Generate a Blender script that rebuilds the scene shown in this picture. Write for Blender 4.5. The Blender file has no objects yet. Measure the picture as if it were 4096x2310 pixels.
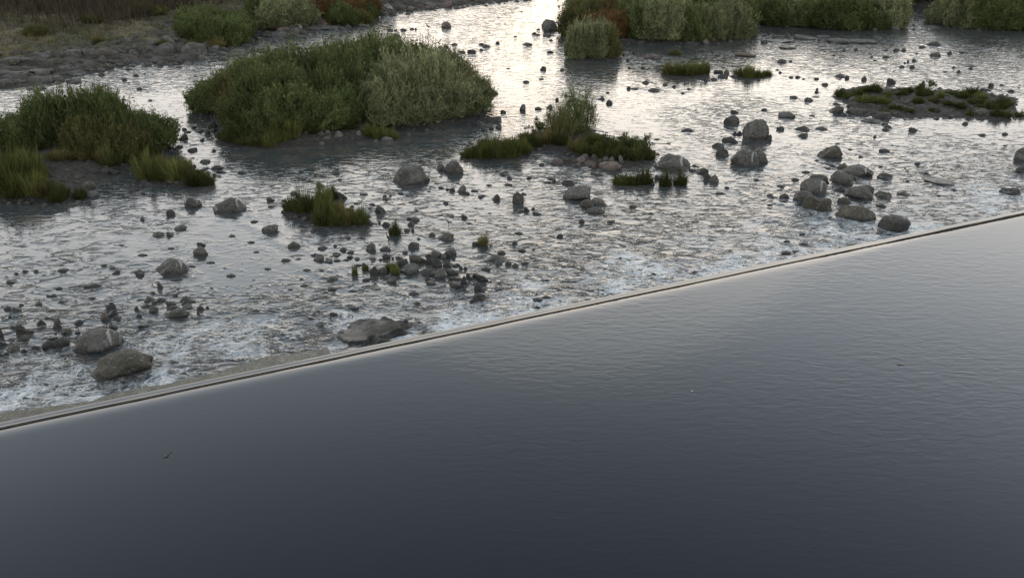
import bpy, bmesh, math, random
import numpy as np
from mathutils import Vector, noise, Matrix
random.seed(7)
rng = np.random.default_rng(7)

# ------------------------------------------------------------------ camera, sky, sun, exposure
scene = bpy.context.scene
COL = scene.collection
CAM_H, PITCH, FPX = 8.0, math.radians(24.0), 3695.0      # metres above the pool, tilt, focal length in photo pixels
cam_d = bpy.data.cameras.new("camera")
cam_d.sensor_width = 36.0
cam_d.lens = 36.0 * FPX / 4096.0
cam_d.clip_end = 6000.0
cam = bpy.data.objects.new("camera", cam_d)
cam.location = (0, 0, CAM_H)
cam.rotation_euler = (math.pi / 2 - PITCH, 0, 0)
COL.objects.link(cam)
scene.camera = cam

SUN_EL, SUN_AZ = math.radians(9.0), math.radians(3.0)     # low, beyond the river, a little right of straight ahead
world = bpy.data.worlds.new("World")
scene.world = world
world.use_nodes = True
wn, wl = world.node_tree.nodes, world.node_tree.links
wn.clear()
w_out = wn.new("ShaderNodeOutputWorld")
w_bg = wn.new("ShaderNodeBackground")
w_sky = wn.new("ShaderNodeTexSky")
w_sky.sky_type = 'NISHITA'
w_sky.sun_disc = False
w_sky.sun_elevation = SUN_EL
w_sky.sun_rotation = SUN_AZ
w_sky.altitude = 300.0
w_sky.air_density = 1.0
w_sky.dust_density = 1.0
w_hs = wn.new("ShaderNodeHueSaturation")                  # thin high cloud greys the clear sky
w_hs.inputs['Saturation'].default_value = 0.85
w_hs.inputs['Value'].default_value = 0.24
wl.new(w_sky.outputs[0], w_hs.inputs['Color'])
# veil of hazy cloud, the same all round: paler low down, greyer overhead
w_tc = wn.new("ShaderNodeTexCoord")
w_sep = wn.new("ShaderNodeSeparateXYZ")
wl.new(w_tc.outputs['Generated'], w_sep.inputs[0])
w_rmp = wn.new("ShaderNodeValToRGB")
w_rmp.color_ramp.interpolation = 'LINEAR'
w_stops = ((0.02, (15.5, 13.9, 12.2)), (0.20, (22.4, 20.8, 19.2)), (0.31, (24.6, 24.2, 23.8)), (0.42, (17.2, 19.1, 20.6)), (0.55, (8.7, 10.2, 11.5)), (0.68, (4.0, 4.8, 5.3)), (1.0, (6.0, 6.3, 6.6)))
while len(w_rmp.color_ramp.elements) < len(w_stops):
    w_rmp.color_ramp.elements.new(0.5)
for e_, (p_, c_) in zip(w_rmp.color_ramp.elements, w_stops):
    e_.position = p_
for e_, (p_, c_) in zip(w_rmp.color_ramp.elements, w_stops):
    e_.color = (*c_, 1)
wl.new(w_sep.outputs['Z'], w_rmp.inputs[0])
w_add = wn.new("ShaderNodeMix")
w_add.data_type = 'RGBA'
w_add.blend_type = 'ADD'
w_add.inputs['Factor'].default_value = 1.0
wl.new(w_hs.outputs[0], w_add.inputs[6])
wl.new(w_rmp.outputs[0], w_add.inputs[7])
wl.new(w_add.outputs[2], w_bg.inputs['Color'])
w_bg.inputs['Strength'].default_value = 0.10
wl.new(w_bg.outputs[0], w_out.inputs['Surface'])

sun_d = bpy.data.lights.new("sun", 'SUN')
sun_d.energy = 0.25
sun_d.angle = math.radians(40)
sun_d.color = (1.0, 0.86, 0.68)
sun = bpy.data.objects.new("sun", sun_d)
sdir = Vector((math.sin(SUN_AZ) * math.cos(SUN_EL), math.cos(SUN_AZ) * math.cos(SUN_EL), math.sin(SUN_EL)))
sun.rotation_euler = (-sdir).to_track_quat('-Z', 'Y').to_euler()
sun.location = sdir * 200
COL.objects.link(sun)

scene.view_settings.view_transform = 'Standard'
scene.view_settings.look = 'None'
scene.view_settings.gamma = 1.0
scene.view_settings.use_curve_mapping = False
scene.view_settings.exposure = 0.12
scene.render.engine = 'CYCLES'
scene.cycles.max_bounces = 6
scene.cycles.diffuse_bounces = 2
scene.cycles.glossy_bounces = 3
scene.cycles.transmission_bounces = 4

# ------------------------------------------------------------------ helpers
WATER = -1.0                                              # level of the river below the weir; the pool is z = 0
cp, sp = math.cos(PITCH), math.sin(PITCH)

def ray(px, py):
    dx, dy = (px - 2048.0) / FPX, -(py - 1155.0) / FPX
    return np.array([dx, cp + dy * sp, -sp + dy * cp])    # camera looks along +Y

def plane(px, py, z=WATER):
    r = ray(px, py)
    t = (z - CAM_H) / r[2]
    return np.array([r[0] * t, r[1] * t])

def poly(pts, z=WATER):
    return np.array([plane(p[0], p[1], z) for p in pts])

def mesh_obj(name, verts, faces, mat=None, parent=None, smooth=True, attrs=None):
    me = bpy.data.meshes.new(name)
    verts = np.asarray(verts, dtype=np.float32)
    if isinstance(faces, np.ndarray):
        k = faces.shape[1]
        me.vertices.add(len(verts)); me.vertices.foreach_set("co", verts.ravel())
        me.loops.add(faces.size); me.loops.foreach_set("vertex_index", faces.ravel().astype(np.int32))
        me.polygons.add(len(faces)); me.polygons.foreach_set("loop_start", np.arange(0, faces.size, k, dtype=np.int32))
        me.update(calc_edges=True)
    else:
        me.from_pydata([tuple(v) for v in verts], [], faces)
    if smooth:
        me.polygons.foreach_set("use_smooth", np.ones(len(me.polygons), dtype=bool))
    for k, v in (attrs or {}).items():
        a = me.attributes.new(k, 'FLOAT', 'POINT')
        a.data.foreach_set("value", np.asarray(v, dtype=np.float32))
    if mat is not None:
        me.materials.append(mat)
    o = bpy.data.objects.new(name, me)
    COL.objects.link(o)
    o.parent = parent
    return o

def tag(o, label=None, cat=None, group=None, kind=None):
    if label: o["label"] = label
    if cat: o["category"] = cat
    if group: o["group"] = group
    if kind: o["kind"] = kind
    return o

def empty(name, loc, rz=0.0):
    o = bpy.data.objects.new(name, None)
    o.location = loc
    o.rotation_euler = (0, 0, rz)
    COL.objects.link(o)
    return o

def copy_tree(src, parent=None):
    c = src.copy()
    COL.objects.link(c)
    c.parent = parent
    for ch in list(src.children):
        copy_tree(ch, c)
    return c

_perm = rng.permutation(512)
_grad = rng.normal(size=(512, 2)); _grad /= np.linalg.norm(_grad, axis=1)[:, None]
def perlin(x, y, seed=0):
    x = np.asarray(x, float) + seed * 17.31; y = np.asarray(y, float) - seed * 9.77
    xi, yi = np.floor(x).astype(int), np.floor(y).astype(int)
    xf, yf = x - xi, y - yi
    u, v = xf ** 3 * (xf * (xf * 6 - 15) + 10), yf ** 3 * (yf * (yf * 6 - 15) + 10)
    def g(ix, iy, fx, fy):
        h = _perm[(_perm[ix & 511] + iy) & 511]
        return _grad[h, 0] * fx + _grad[h, 1] * fy
    a = g(xi, yi, xf, yf) * (1 - u) + g(xi + 1, yi, xf - 1, yf) * u
    b = g(xi, yi + 1, xf, yf - 1) * (1 - u) + g(xi + 1, yi + 1, xf - 1, yf - 1) * u
    return (a * (1 - v) + b * v) * 1.5

def fbm(x, y, octaves=4, seed=0):
    s, a = 0, 1.0
    for i in range(octaves):
        s = s + a * perlin(x * 2 ** i, y * 2 ** i, seed + i * 3)
        a *= 0.5
    return s

def sdist(P, pg):
    """signed distance to a polygon, positive inside"""
    d2 = np.full(len(P), 1e18); inside = np.zeros(len(P), bool)
    n = len(pg)
    for i in range(n):
        a, b = pg[i], pg[(i + 1) % n]
        e = b - a
        w = P - a
        t = np.clip((w @ e) / max(1e-9, e @ e), 0, 1)
        q = w - t[:, None] * e
        d2 = np.minimum(d2, (q * q).sum(1))
        cond = (a[1] > P[:, 1]) != (b[1] > P[:, 1])
        if abs(e[1]) > 1e-12:
            xc = a[0] + (P[:, 1] - a[1]) * e[0] / e[1]
            inside ^= cond & (P[:, 0] < xc)
    return np.sqrt(d2) * np.where(inside, 1, -1)

# ------------------------------------------------------------------ materials
def new_mat(name):
    m = bpy.data.materials.new(name)
    m.use_nodes = True
    m.node_tree.nodes.clear()
    nt = m.node_tree
    out = nt.nodes.new("ShaderNodeOutputMaterial")
    return m, nt, out

class NT:
    """small node-building shorthand"""
    def __init__(self, nt): self.nt = nt
    def n(self, t, **kw):
        node = self.nt.nodes.new(t)
        for k, v in kw.items(): setattr(node, k, v)
        return node
    def link(self, a, b): self.nt.links.new(a, b)
    def math(self, op, a, b=None, clamp=False):
        m = self.n("ShaderNodeMath", operation=op); m.use_clamp = clamp
        for i, v in enumerate((a, b)):
            if v is None: continue
            if isinstance(v, (int, float)): m.inputs[i].default_value = v
            else: self.link(v, m.inputs[i])
        return m.outputs[0]
    def ramp(self, v, lo, hi, a=0.0, b=1.0, smooth=True):
        m = self.n("ShaderNodeMapRange"); m.interpolation_type = 'SMOOTHSTEP' if smooth else 'LINEAR'
        self.link(v, m.inputs['Value'])
        for k, val in (('From Min', lo), ('From Max', hi), ('To Min', a), ('To Max', b)):
            if isinstance(val, (int, float)): m.inputs[k].default_value = val
            else: self.link(val, m.inputs[k])
        return m.outputs['Result']
    def mix(self, f, a, b, blend='MIX'):
        m = self.n("ShaderNodeMix", data_type='RGBA', blend_type=blend)
        if isinstance(f, (int, float)): m.inputs['Factor'].default_value = f
        else: self.link(f, m.inputs['Factor'])
        for s, v in (('A', a), ('B', b)):
            i = [q for q in m.inputs if q.name == s and q.type == 'RGBA'][0]
            if isinstance(v, tuple): i.default_value = (*v, 1)
            else: self.link(v, i)
        return [q for q in m.outputs if q.type == 'RGBA'][0]
    def noise(self, vec, scale, detail=3, rough=0.5, dist=0.0):
        t = self.n("ShaderNodeTexNoise"); t.inputs['Scale'].default_value = scale
        t.inputs['Detail'].default_value = detail; t.inputs['Roughness'].default_value = rough
        t.inputs['Distortion'].default_value = dist
        if vec is not None: self.link(vec, t.inputs['Vector'])
        return t.outputs['Fac']
    def mapping(self, vec, scale=(1, 1, 1), rot=(0, 0, 0), loc=(0, 0, 0)):
        m = self.n("ShaderNodeMapping"); m.inputs['Scale'].default_value = scale
        m.inputs['Rotation'].default_value = rot; m.inputs['Location'].default_value = loc
        self.link(vec, m.inputs['Vector'])
        return m.outputs[0]
    def pos(self): return self.n("ShaderNodeNewGeometry").outputs['Position']
    def attr(self, name):
        a = self.n("ShaderNodeAttribute"); a.attribute_name = name
        return a.outputs['Fac']
    def bump(self, h, dist, strength=1.0, normal=None):
        b = self.n("ShaderNodeBump"); b.inputs['Strength'].default_value = strength
        if isinstance(dist, (int, float)): b.inputs['Distance'].default_value = dist
        else: self.link(dist, b.inputs['Distance'])
        self.link(h, b.inputs['Height'])
        if normal is not None: self.link(normal, b.inputs['Normal'])
        return b.outputs[0]
    def pbsdf(self, color, rough=0.6, normal=None, ior=None, spec=None):
        p = self.n("ShaderNodeBsdfPrincipled")
        if isinstance(color, tuple): p.inputs['Base Color'].default_value = (*color, 1)
        else: self.link(color, p.inputs['Base Color'])
        if isinstance(rough, (int, float)): p.inputs['Roughness'].default_value = rough
        else: self.link(rough, p.inputs['Roughness'])
        if normal is not None: self.link(normal, p.inputs['Normal'])
        if ior: p.inputs['IOR'].default_value = ior
        if spec is not None: p.inputs['Specular IOR Level'].default_value = spec
        return p.outputs[0]

def rock_mat(name, c1, c2, speck=(0.24, 0.232, 0.22), speck_amt=0.5, streak=0.0, moss=0.0):
    m, nt, out = new_mat(name); N = NT(nt)
    oc = N.n("ShaderNodeTexCoord").outputs['Object']
    pos = N.pos()
    oi = N.n("ShaderNodeObjectInfo")
    geo = N.n("ShaderNodeNewGeometry")
    base = N.mix(N.ramp(N.noise(pos, 3.2, 4, 0.6), 0.35, 0.68), c1, c2)
    base = N.mix(N.ramp(N.noise(pos, 26, 3, 0.7), 0.52, 0.72, 0, speck_amt), base, speck)          # lichen and crystal specks
    base = N.mix(N.ramp(N.noise(pos, 48, 2, 0.6), 0.55, 0.7, 0, 0.5), base, (0.018, 0.017, 0.016))
    base = N.mix(N.ramp(N.noise(pos, 9, 4, 0.65, 0.4), 0.50, 0.62, 0, 0.55), base, N.mix(0.7, base, (0.012, 0.011, 0.010)))   # dark weathering blotches
    base = N.mix(N.ramp(N.noise(pos, 13, 4, 0.7), 0.54, 0.66, 0, 0.5), base, speck)                                            # pale lichen crusts
    if moss:
        base = N.mix(N.ramp(N.noise(pos, 6, 4, 0.65), 0.46, 0.62, 0, moss), base, (0.05, 0.05, 0.018))
    if streak:
        st = N.math('ADD', N.noise(N.mapping(oc, (2.4, 0.5, 0.35)), 1.3, 3, 0.6, 0.8), N.math('MULTIPLY', N.noise(pos, 11, 4, 0.7), 0.22))
        sepz = N.n("ShaderNodeSeparateXYZ"); N.link(oc, sepz.inputs[0])
        base = N.mix(N.math('MULTIPLY', N.ramp(st, 0.68, 0.86, 0, streak), N.ramp(sepz.outputs['Z'], -0.35, 0.3)), base, (0.5, 0.5, 0.49))
    var = N.ramp(oi.outputs['Random'], 0, 1, 0.72, 1.22, smooth=False)
    vm = N.n("ShaderNodeVectorMath", operation='SCALE'); N.link(base, vm.inputs[0]); N.link(var, vm.inputs['Scale'])
    base = vm.outputs[0]
    sep = N.n("ShaderNodeSeparateXYZ"); N.link(pos, sep.inputs[0])
    z = N.math('ADD', sep.outputs['Z'], N.math('MULTIPLY', N.noise(pos, 7, 2), -0.07))
    wet = N.ramp(z, WATER + 0.01, WATER + 0.10, 1, 0)                                                # splash line
    base = N.mix(wet, base, N.mix(0.72, base, (0.009, 0.009, 0.008)))
    h = N.math('ADD', N.noise(pos, 6, 6, 0.66), N.math('MULTIPLY', N.noise(pos, 34, 3, 0.6), 0.3))
    N.link(N.pbsdf(base, N.ramp(wet, 0, 1, 0.85, 0.35), N.bump(h, 0.10)), out.inputs[0])
    return m

M = {}
M['granite'] = rock_mat('granite', (0.046, 0.0425, 0.038), (0.105, 0.098, 0.089), moss=0.25)
M['granite_streaked'] = rock_mat('granite_streaked', (0.042, 0.038, 0.034), (0.092, 0.085, 0.077), streak=0.6, moss=0.3)
M['dark_stone'] = rock_mat('dark_stone', (0.02, 0.019, 0.0175), (0.05, 0.047, 0.043), (0.13, 0.125, 0.115), 0.3, moss=0.35)
M['brown_stone'] = rock_mat('brown_stone', (0.04, 0.034, 0.026), (0.088, 0.074, 0.057), moss=0.6)
M['pink_stone'] = rock_mat('pink_stone', (0.075, 0.052, 0.044), (0.15, 0.11, 0.096))
M['pale_stone'] = rock_mat('pale_stone', (0.18, 0.165, 0.15), (0.32, 0.3, 0.27))
M['ledge'] = rock_mat('ledge', (0.039, 0.035, 0.034), (0.090, 0.081, 0.078), moss=0.3)

def leaf_mat(name, ca, cb, trans=0.35, cc=None):
    m, nt, out = new_mat(name); N = NT(nt)
    oc = N.n("ShaderNodeTexCoord").outputs['Object']
    pos = N.pos()
    oi = N.n("ShaderNodeObjectInfo")
    v = N.attr('tone')
    col = N.mix(v, ca, cb)
    if cc:
        col = N.mix(N.ramp(N.noise(pos, 0.55, 3, 0.6), 0.5, 0.66), col, cc)
    sc = N.math('MULTIPLY', N.ramp(oi.outputs['Random'], 0, 1, 0.75, 1.25, False), N.ramp(N.noise(pos, 1.6, 2), 0.3, 0.7, 0.75, 1.25))
    vm = N.n("ShaderNodeVectorMath", operation='SCALE'); N.link(col, vm.inputs[0]); N.link(sc, vm.inputs['Scale'])
    d = N.n("ShaderNodeBsdfDiffuse"); N.link(vm.outputs[0], d.inputs[0])
    t = N.n("ShaderNodeBsdfTranslucent"); N.link(vm.outputs[0], t.inputs[0])
    mx = N.n("ShaderNodeMixShader"); mx.inputs[0].default_value = trans
    N.link(d.outputs[0], mx.inputs[1]); N.link(t.outputs[0], mx.inputs[2])
    N.link(mx.outputs[0], out.inputs[0])
    return m

M['willow'] = leaf_mat('willow', (0.047, 0.068, 0.026), (0.136, 0.156, 0.059))
M['willow_pale'] = leaf_mat('willow_pale', (0.096, 0.116, 0.056), (0.267, 0.273, 0.148))
M['willow_rust'] = leaf_mat('willow_rust', (0.075, 0.051, 0.023), (0.184, 0.106, 0.041))
M['willow_olive'] = leaf_mat('willow_olive', (0.059, 0.065, 0.026), (0.147, 0.138, 0.054))
M['sedge'] = leaf_mat('sedge', (0.044, 0.058, 0.019), (0.144, 0.143, 0.046))
M['sedge_dark'] = leaf_mat('sedge_dark', (0.029, 0.041, 0.016), (0.096, 0.097, 0.034))
M['sedge_dry'] = leaf_mat('sedge_dry', (0.066, 0.062, 0.025), (0.176, 0.152, 0.062))
M['dry_grass'] = leaf_mat('dry_grass', (0.06, 0.05, 0.028), (0.14, 0.112, 0.07), 0.25, (0.055, 0.058, 0.022))
M['reed_dry'] = leaf_mat('reed_dry', (0.045, 0.038, 0.028), (0.105, 0.086, 0.063), 0.25)

def plain(name, c, rough=0.8):
    m, nt, out = new_mat(name); N = NT(nt)
    pos = N.pos()
    col = N.mix(N.ramp(N.noise(pos, 14, 3), 0.35, 0.7), tuple(x * 0.65 for x in c), c)
    N.link(N.pbsdf(col, rough), out.inputs[0])
    return m
M['bark'] = plain('bark', (0.10, 0.075, 0.05))
M['driftwood'] = plain('driftwood', (0.14, 0.115, 0.09))
M['feather_dark'] = plain('feather_dark', (0.035, 0.033, 0.035))
M['feather_grey'] = plain('feather_grey', (0.10, 0.085, 0.075))
M['white_flake'] = plain('white_flake', (0.7, 0.7, 0.68))
M['wet_leaf'] = plain('wet_leaf', (0.022, 0.02, 0.012), 0.4)

# ground: gravel at the shore, soil and dry turf higher up
def ground_mat():
    m, nt, out = new_mat('ground'); N = NT(nt)
    pos = N.pos()
    sep = N.n("ShaderNodeSeparateXYZ"); N.link(pos, sep.inputs[0])
    grav = N.mix(N.ramp(N.noise(pos, 7, 4, 0.7), 0.35, 0.7), (0.012, 0.010, 0.008), (0.05, 0.043, 0.034))
    rockc = N.mix(N.ramp(N.noise(N.mapping(pos, (0.5, 1.8, 1)), 1.1, 5, 0.65), 0.35, 0.66), (0.02, 0.017, 0.014), (0.085, 0.074, 0.064))
    turf = N.mix(N.ramp(N.noise(N.mapping(pos, (0.3, 0.8, 1)), 0.5, 5, 0.7), 0.4, 0.62), (0.048, 0.042, 0.02), (0.13, 0.106, 0.055))
    turf = N.mix(N.ramp(N.noise(pos, 0.22, 4, 0.6), 0.48, 0.64), turf, (0.05, 0.056, 0.02))
    turf = N.mix(N.ramp(N.noise(N.mapping(pos, (0.6, 1.0, 1)), 1.4, 5, 0.7), 0.5, 0.68, 0, 0.8), turf, (0.022, 0.021, 0.011))
    zz = N.math('ADD', sep.outputs['Z'], N.math('MULTIPLY', N.noise(pos, 0.6, 3), 0.8))
    bank = N.attr('bank')
    col = N.mix(N.math('MULTIPLY', bank, N.ramp(zz, WATER + 0.35, WATER + 0.6)), grav, rockc)
    col = N.mix(N.math('MULTIPLY', bank, N.ramp(zz, WATER + 0.85, WATER + 1.15)), col, turf)
    wet = N.ramp(sep.outputs['Z'], WATER, WATER + 0.12, 0.6, 0)
    col = N.mix(wet, col, (0.012, 0.011, 0.010))
    h = N.math('ADD', N.noise(pos, 5, 5, 0.7), N.math('MULTIPLY', N.noise(pos, 22, 3), 0.35))
    N.link(N.pbsdf(col, 0.9, N.bump(h, 0.16)), out.inputs[0])
    return m
M['ground'] = ground_mat()

def river_mat():
    m, nt, out = new_mat('river_water'); N = NT(nt)
    pos = N.pos()
    chop, foam = N.attr('chop'), N.attr('foam')
    p1 = N.mapping(pos, (0.8, 1.45, 1), (0, 0, math.radians(14)))
    a = N.noise(p1, 1.3, 2, 0.45, 0.9)
    b = N.noise(p1, 2.9, 2, 0.42, 1.2)
    c = N.noise(p1, 8.0, 1, 0.5, 0.6)
    # mostly level film broken by steeper wavelets
    bs = N.math('POWER', N.ramp(b, 0.36, 0.80, 0, 1, False), 2.4)
    h = N.math('ADD', N.math('MULTIPLY', a, 0.5), N.math('ADD', N.math('MULTIPLY', bs, 1.15), N.math('MULTIPLY', c, 0.06)))
    amp = N.math('ADD', N.math('MULTIPLY', chop, 0.074), 0.006)
    nrm = N.bump(h, amp)
    bed = N.mix(N.ramp(N.noise(pos, 1.3, 4, 0.65), 0.42, 0.66), (0.036, 0.041, 0.044), (0.068, 0.062, 0.055))
    water = N.pbsdf(bed, 0.06, nrm, ior=1.333)
    # foam: torn lace, closing up where the fall is strong
    warp = N.n("ShaderNodeTexNoise"); warp.inputs['Scale'].default_value = 1.6; warp.inputs['Detail'].default_value = 4
    N.link(pos, warp.inputs['Vector'])
    wv = N.n("ShaderNodeVectorMath", operation='MULTIPLY_ADD'); N.link(warp.outputs['Color'], wv.inputs[0])
    wv.inputs[1].default_value = (1.1, 1.1, 0); N.link(pos, wv.inputs[2])
    vo = N.n("ShaderNodeTexVoronoi", feature='DISTANCE_TO_EDGE'); vo.inputs['Scale'].default_value = 3.1
    N.link(wv.outputs[0], vo.inputs['Vector'])
    patch = N.ramp(N.noise(N.mapping(pos, (1, 0.8, 1)), 0.9, 5, 0.62, 0.7), 0.30, 0.74)
    f = N.math('MULTIPLY', foam, N.math('ADD', patch, 0.22))
    thr = N.ramp(f, 0.0, 1.1, 0.72, 0.33, False)
    n1 = N.noise(N.mapping(pos, (1.0, 1.25, 1)), 2.6, 7, 0.72, 1.8)
    body = N.ramp(N.math('SUBTRACT', n1, thr), -0.02, 0.16)
    rid = N.math('SUBTRACT', 1.0, N.math('ABSOLUTE', N.math('SUBTRACT', N.math('MULTIPLY', N.noise(wv.outputs[0], 2.4, 4, 0.6, 1.0), 2.0), 1.0)))
    fil = N.math('MULTIPLY', N.ramp(rid, 0.88, 0.985), N.ramp(f, 0.14, 0.6))
    lace = N.math('MULTIPLY', N.ramp(vo.outputs['Distance'], 0.0, 0.10, 1, 0), N.ramp(f, 0.2, 0.7, 0, 0.75))
    fm = N.math('MAXIMUM', N.math('MAXIMUM', body, N.math('MULTIPLY', fil, 0.6)), lace)
    fm = N.math('MULTIPLY', fm, N.ramp(f, 0.06, 0.32), clamp=True)
    fm = N.math('MULTIPLY', fm, 0.7)
    fo = N.pbsdf((0.76, 0.80, 0.84), 0.7, N.bump(N.noise(pos, 18, 4, 0.7), 0.05))
    mx = N.n("ShaderNodeMixShader"); N.link(fm, mx.inputs[0]); N.link(water, mx.inputs[1]); N.link(fo, mx.inputs[2])
    N.link(mx.outputs[0], out.inputs[0])
    return m
M['river'] = river_mat()

def pool_mat():
    m, nt, out = new_mat('pool_water'); N = NT(nt)
    pos = N.pos()
    p = N.mapping(pos, (0.6, 1.7, 1), (0, 0, math.radians(-12)))
    a = N.noise(p, 4.8, 2, 0.45, 0.7)
    c = N.noise(N.mapping(pos, (1, 1.7, 1)), 9, 3, 0.6, 0.4)
    patch = N.ramp(N.noise(pos, 0.16, 3, 0.55), 0.38, 0.66, 0.35, 1.0)
    sx = N.n("ShaderNodeSeparateXYZ"); N.link(pos, sx.inputs[0])
    side = N.ramp(N.math('ADD', N.math('MULTIPLY', sx.outputs['X'], 0.6), sx.outputs['Y']), 8.0, 19.0, 0.16, 1.0)       # the breeze ruffles the pool towards the weir's far end
    h = N.math('ADD', a, N.math('MULTIPLY', c, 0.10))
    nrm = N.bump(h, N.math('MULTIPLY', N.math('MULTIPLY', patch, side), 0.0052))
    N.link(N.pbsdf((0.008, 0.0105, 0.014), 0.08, nrm, ior=1.333), out.inputs[0])
    return m
M['pool'] = pool_mat()

def crest_mat():
    m, nt, out = new_mat('crest_water'); N = NT(nt)
    pos = N.pos()
    a = N.noise(pos, 3.0, 3, 0.5, 0.4)
    N.link(N.pbsdf((0.008, 0.009, 0.009), 0.06, N.bump(a, 0.003), ior=1.333), out.inputs[0])
    return m
M['crest'] = crest_mat()

def concrete_mat():
    m, nt, out = new_mat('mossy_concrete'); N = NT(nt)
    pos = N.pos()
    col = N.mix(N.ramp(N.noise(pos, 5, 5, 0.7), 0.35, 0.66), (0.04, 0.038, 0.028), (0.15, 0.14, 0.112))
    col = N.mix(N.ramp(N.noise(pos, 24, 3, 0.7), 0.42, 0.58, 0, 0.9), col, (0.02, 0.02, 0.012))
    col = N.mix(N.ramp(N.noise(pos, 2.2, 4, 0.6), 0.5, 0.64, 0, 0.6), col, (0.055, 0.055, 0.018))
    N.link(N.pbsdf(col, 0.55, N.bump(N.noise(pos, 20, 4, 0.7), 0.03)), out.inputs[0])
    return m
M['concrete'] = concrete_mat()
def lip_mat():
    m, nt, out = new_mat('wet_lip'); N = NT(nt)
    pos = N.pos()
    col = N.mix(N.ramp(N.noise(pos, 1.4, 4, 0.7), 0.5, 0.62), (0.016, 0.015, 0.010), (0.06, 0.048, 0.02))
    N.link(N.pbsdf(col, 0.6, N.bump(N.noise(pos, 16, 3), 0.01)), out.inputs[0])
    return m
M['lip'] = lip_mat()
# ------------------------------------------------------------------ the weir line
W0, W1 = plane(0, 1708, 0.0), plane(4096, 852, 0.0)
TV = (W1 - W0) / np.linalg.norm(W1 - W0)                  # along the weir
NV = np.array([-TV[1], TV[0]])                            # downstream
CREST = float((plane(2048, 1255, 0.0) - plane(2048, 1279, 0.0)) @ NV)
def wd(s, d): return W0 + TV * s + NV * d                 # weir coordinates -> ground

# ------------------------------------------------------------------ banks and islands (outlines at water level)
B_LEFT = np.vstack([poly([(-900, 440), (-500, 400), (0, 352), (120, 342), (240, 326), (340, 296), (400, 284), (460, 272), (520, 260), (600, 252),
    (700, 256), (800, 240), (850, 226), (900, 194), (960, 158), (1024, 131), (1080, 128), (1085, 148), (1160, 148), (1220, 138), (1365, 104),
    (1420, 102), (1480, 62), (1600, 50), (1810, 28), (2000, 8), (2060, 0), (2140, -14)]),
    np.array([[1.0, 150], [-14, 400], [-700, 900], [-1800, 900], [-1800, 30], [-60, 36]])])
B_RIGHT = np.vstack([poly([(2390, -12), (2300, 40), (2258, 90), (2262, 132), (2300, 152), (2540, 172), (2700, 178), (2860, 166), (2985, 132), (2992, 74),
    (3035, 86), (3072, 98), (3200, 105), (3400, 118), (3560, 112), (3625, 102), (3640, 30), (3715, 34), (3770, 90), (3900, 118), (4100, 118), (4700, 128)]),
    np.array([[400, 60], [1800, 40], [1800, 900], [160, 500], [22, 190]])])
ISL = {
 'big':   poly([(862, 520), (885, 575), (1000, 602), (1150, 592), (1300, 582), (1450, 562), (1530, 520), (1650, 520), (1790, 515), (1900, 470), (1945, 400),
                (1830, 335), (1590, 297), (1380, 307), (1110, 380), (825, 420)]),
 'left':  poly([(-400, 840), (0, 815), (110, 805), (250, 815), (330, 800), (385, 760), (395, 722), (470, 690), (560, 655), (650, 640), (662, 600), (600, 565),
                (430, 540), (250, 560), (0, 610), (-400, 660)]),
 'tuss':  poly([(535, 700), (560, 730), (700, 747), (850, 748), (850, 705), (750, 680), (600, 668)]),
 'mid':   poly([(1855, 600), (1880, 640), (2080, 642), (2130, 605), (2260, 605), (2290, 630), (2200, 650), (2225, 662), (2480, 682), (2600, 650), (2625, 600),
                (2450, 560), (2350, 505), (2150, 505), (2100, 560), (1950, 572)]),
 'right': poly([(3346, 366), (3380, 421), (3450, 469), (3589, 474), (3708, 470), (3887, 470), (3986, 478), (4062, 470), (4062, 390), (3867, 366), (3589, 358), (3430, 344)]),
 'tuft':  poly([(1130, 850), (1250, 900), (1330, 907), (1470, 907), (1478, 870), (1400, 830), (1250, 795), (1180, 802)]),
 'cube':  poly([(2258, 225), (2300, 243), (2400, 243), (2472, 234), (2468, 214), (2380, 205), (2290, 208)]),
 'sedgeA': poly([(2665, 285), (2690, 306), (2800, 308), (2845, 300), (2820, 280), (2740, 274)]),
}
ISL_H = {'big': 0.35, 'left': 0.4, 'tuss': 0.16, 'mid': 0.2, 'right': 0.22, 'tuft': 0.15, 'cube': 0.2, 'sedgeA': 0.12}

def terrain(x, y):
    P = np.stack([np.asarray(x, float).ravel(), np.asarray(y, float).ravel()], 1)
    X, Y = P[:, 0], P[:, 1]
    wob = fbm(X * 0.6, Y * 0.6, 3, 5) * 0.45
    fine = fbm(X * 1.1, Y * 1.1, 4, 9)
    h = np.full(len(P), -1.7)
    bank = np.zeros(len(P))
    for pg in (B_LEFT, B_RIGHT):
        d = sdist(P, pg) + wob
        ledge = np.floor(np.clip(d, 0, 9) * 0.7 + fbm(X * 0.35, Y * 0.8, 2, 31) * 0.8) / 0.7
        up = 0.11 * np.clip(d, 0, 6) + 0.045 * np.clip(ledge, 0, 8) + 0.10 * np.clip(d - 5, 0, 14) + 0.03 * np.clip(d - 19, 0, 200) + (0.10 + 0.14 * np.exp(-((d - 3.5) / 2.5) ** 2) + 0.12 * np.clip(d - 6, 0, 3) / 3) * fine * np.clip(d, 0, 1)
        hh = np.where(d > 0, WATER + 0.02 + up, WATER + np.clip(d, -3, 0) * 0.3)
        bank = np.where(d > 0, 1.0, bank)
        h = np.maximum(h, hh)
    for k, pg in ISL.items():
        d = sdist(P, pg) + wob * 0.5
        hh = np.where(d > 0, WATER + ISL_H[k] * (1 - np.exp(-d * 1.1)) + (0.13 if k == 'right' else 0.07) * fine * np.clip(d * 2, 0, 1), WATER + np.clip(d, -3, 0) * 0.3)
        h = np.maximum(h, hh)
    return h, bank

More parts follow.
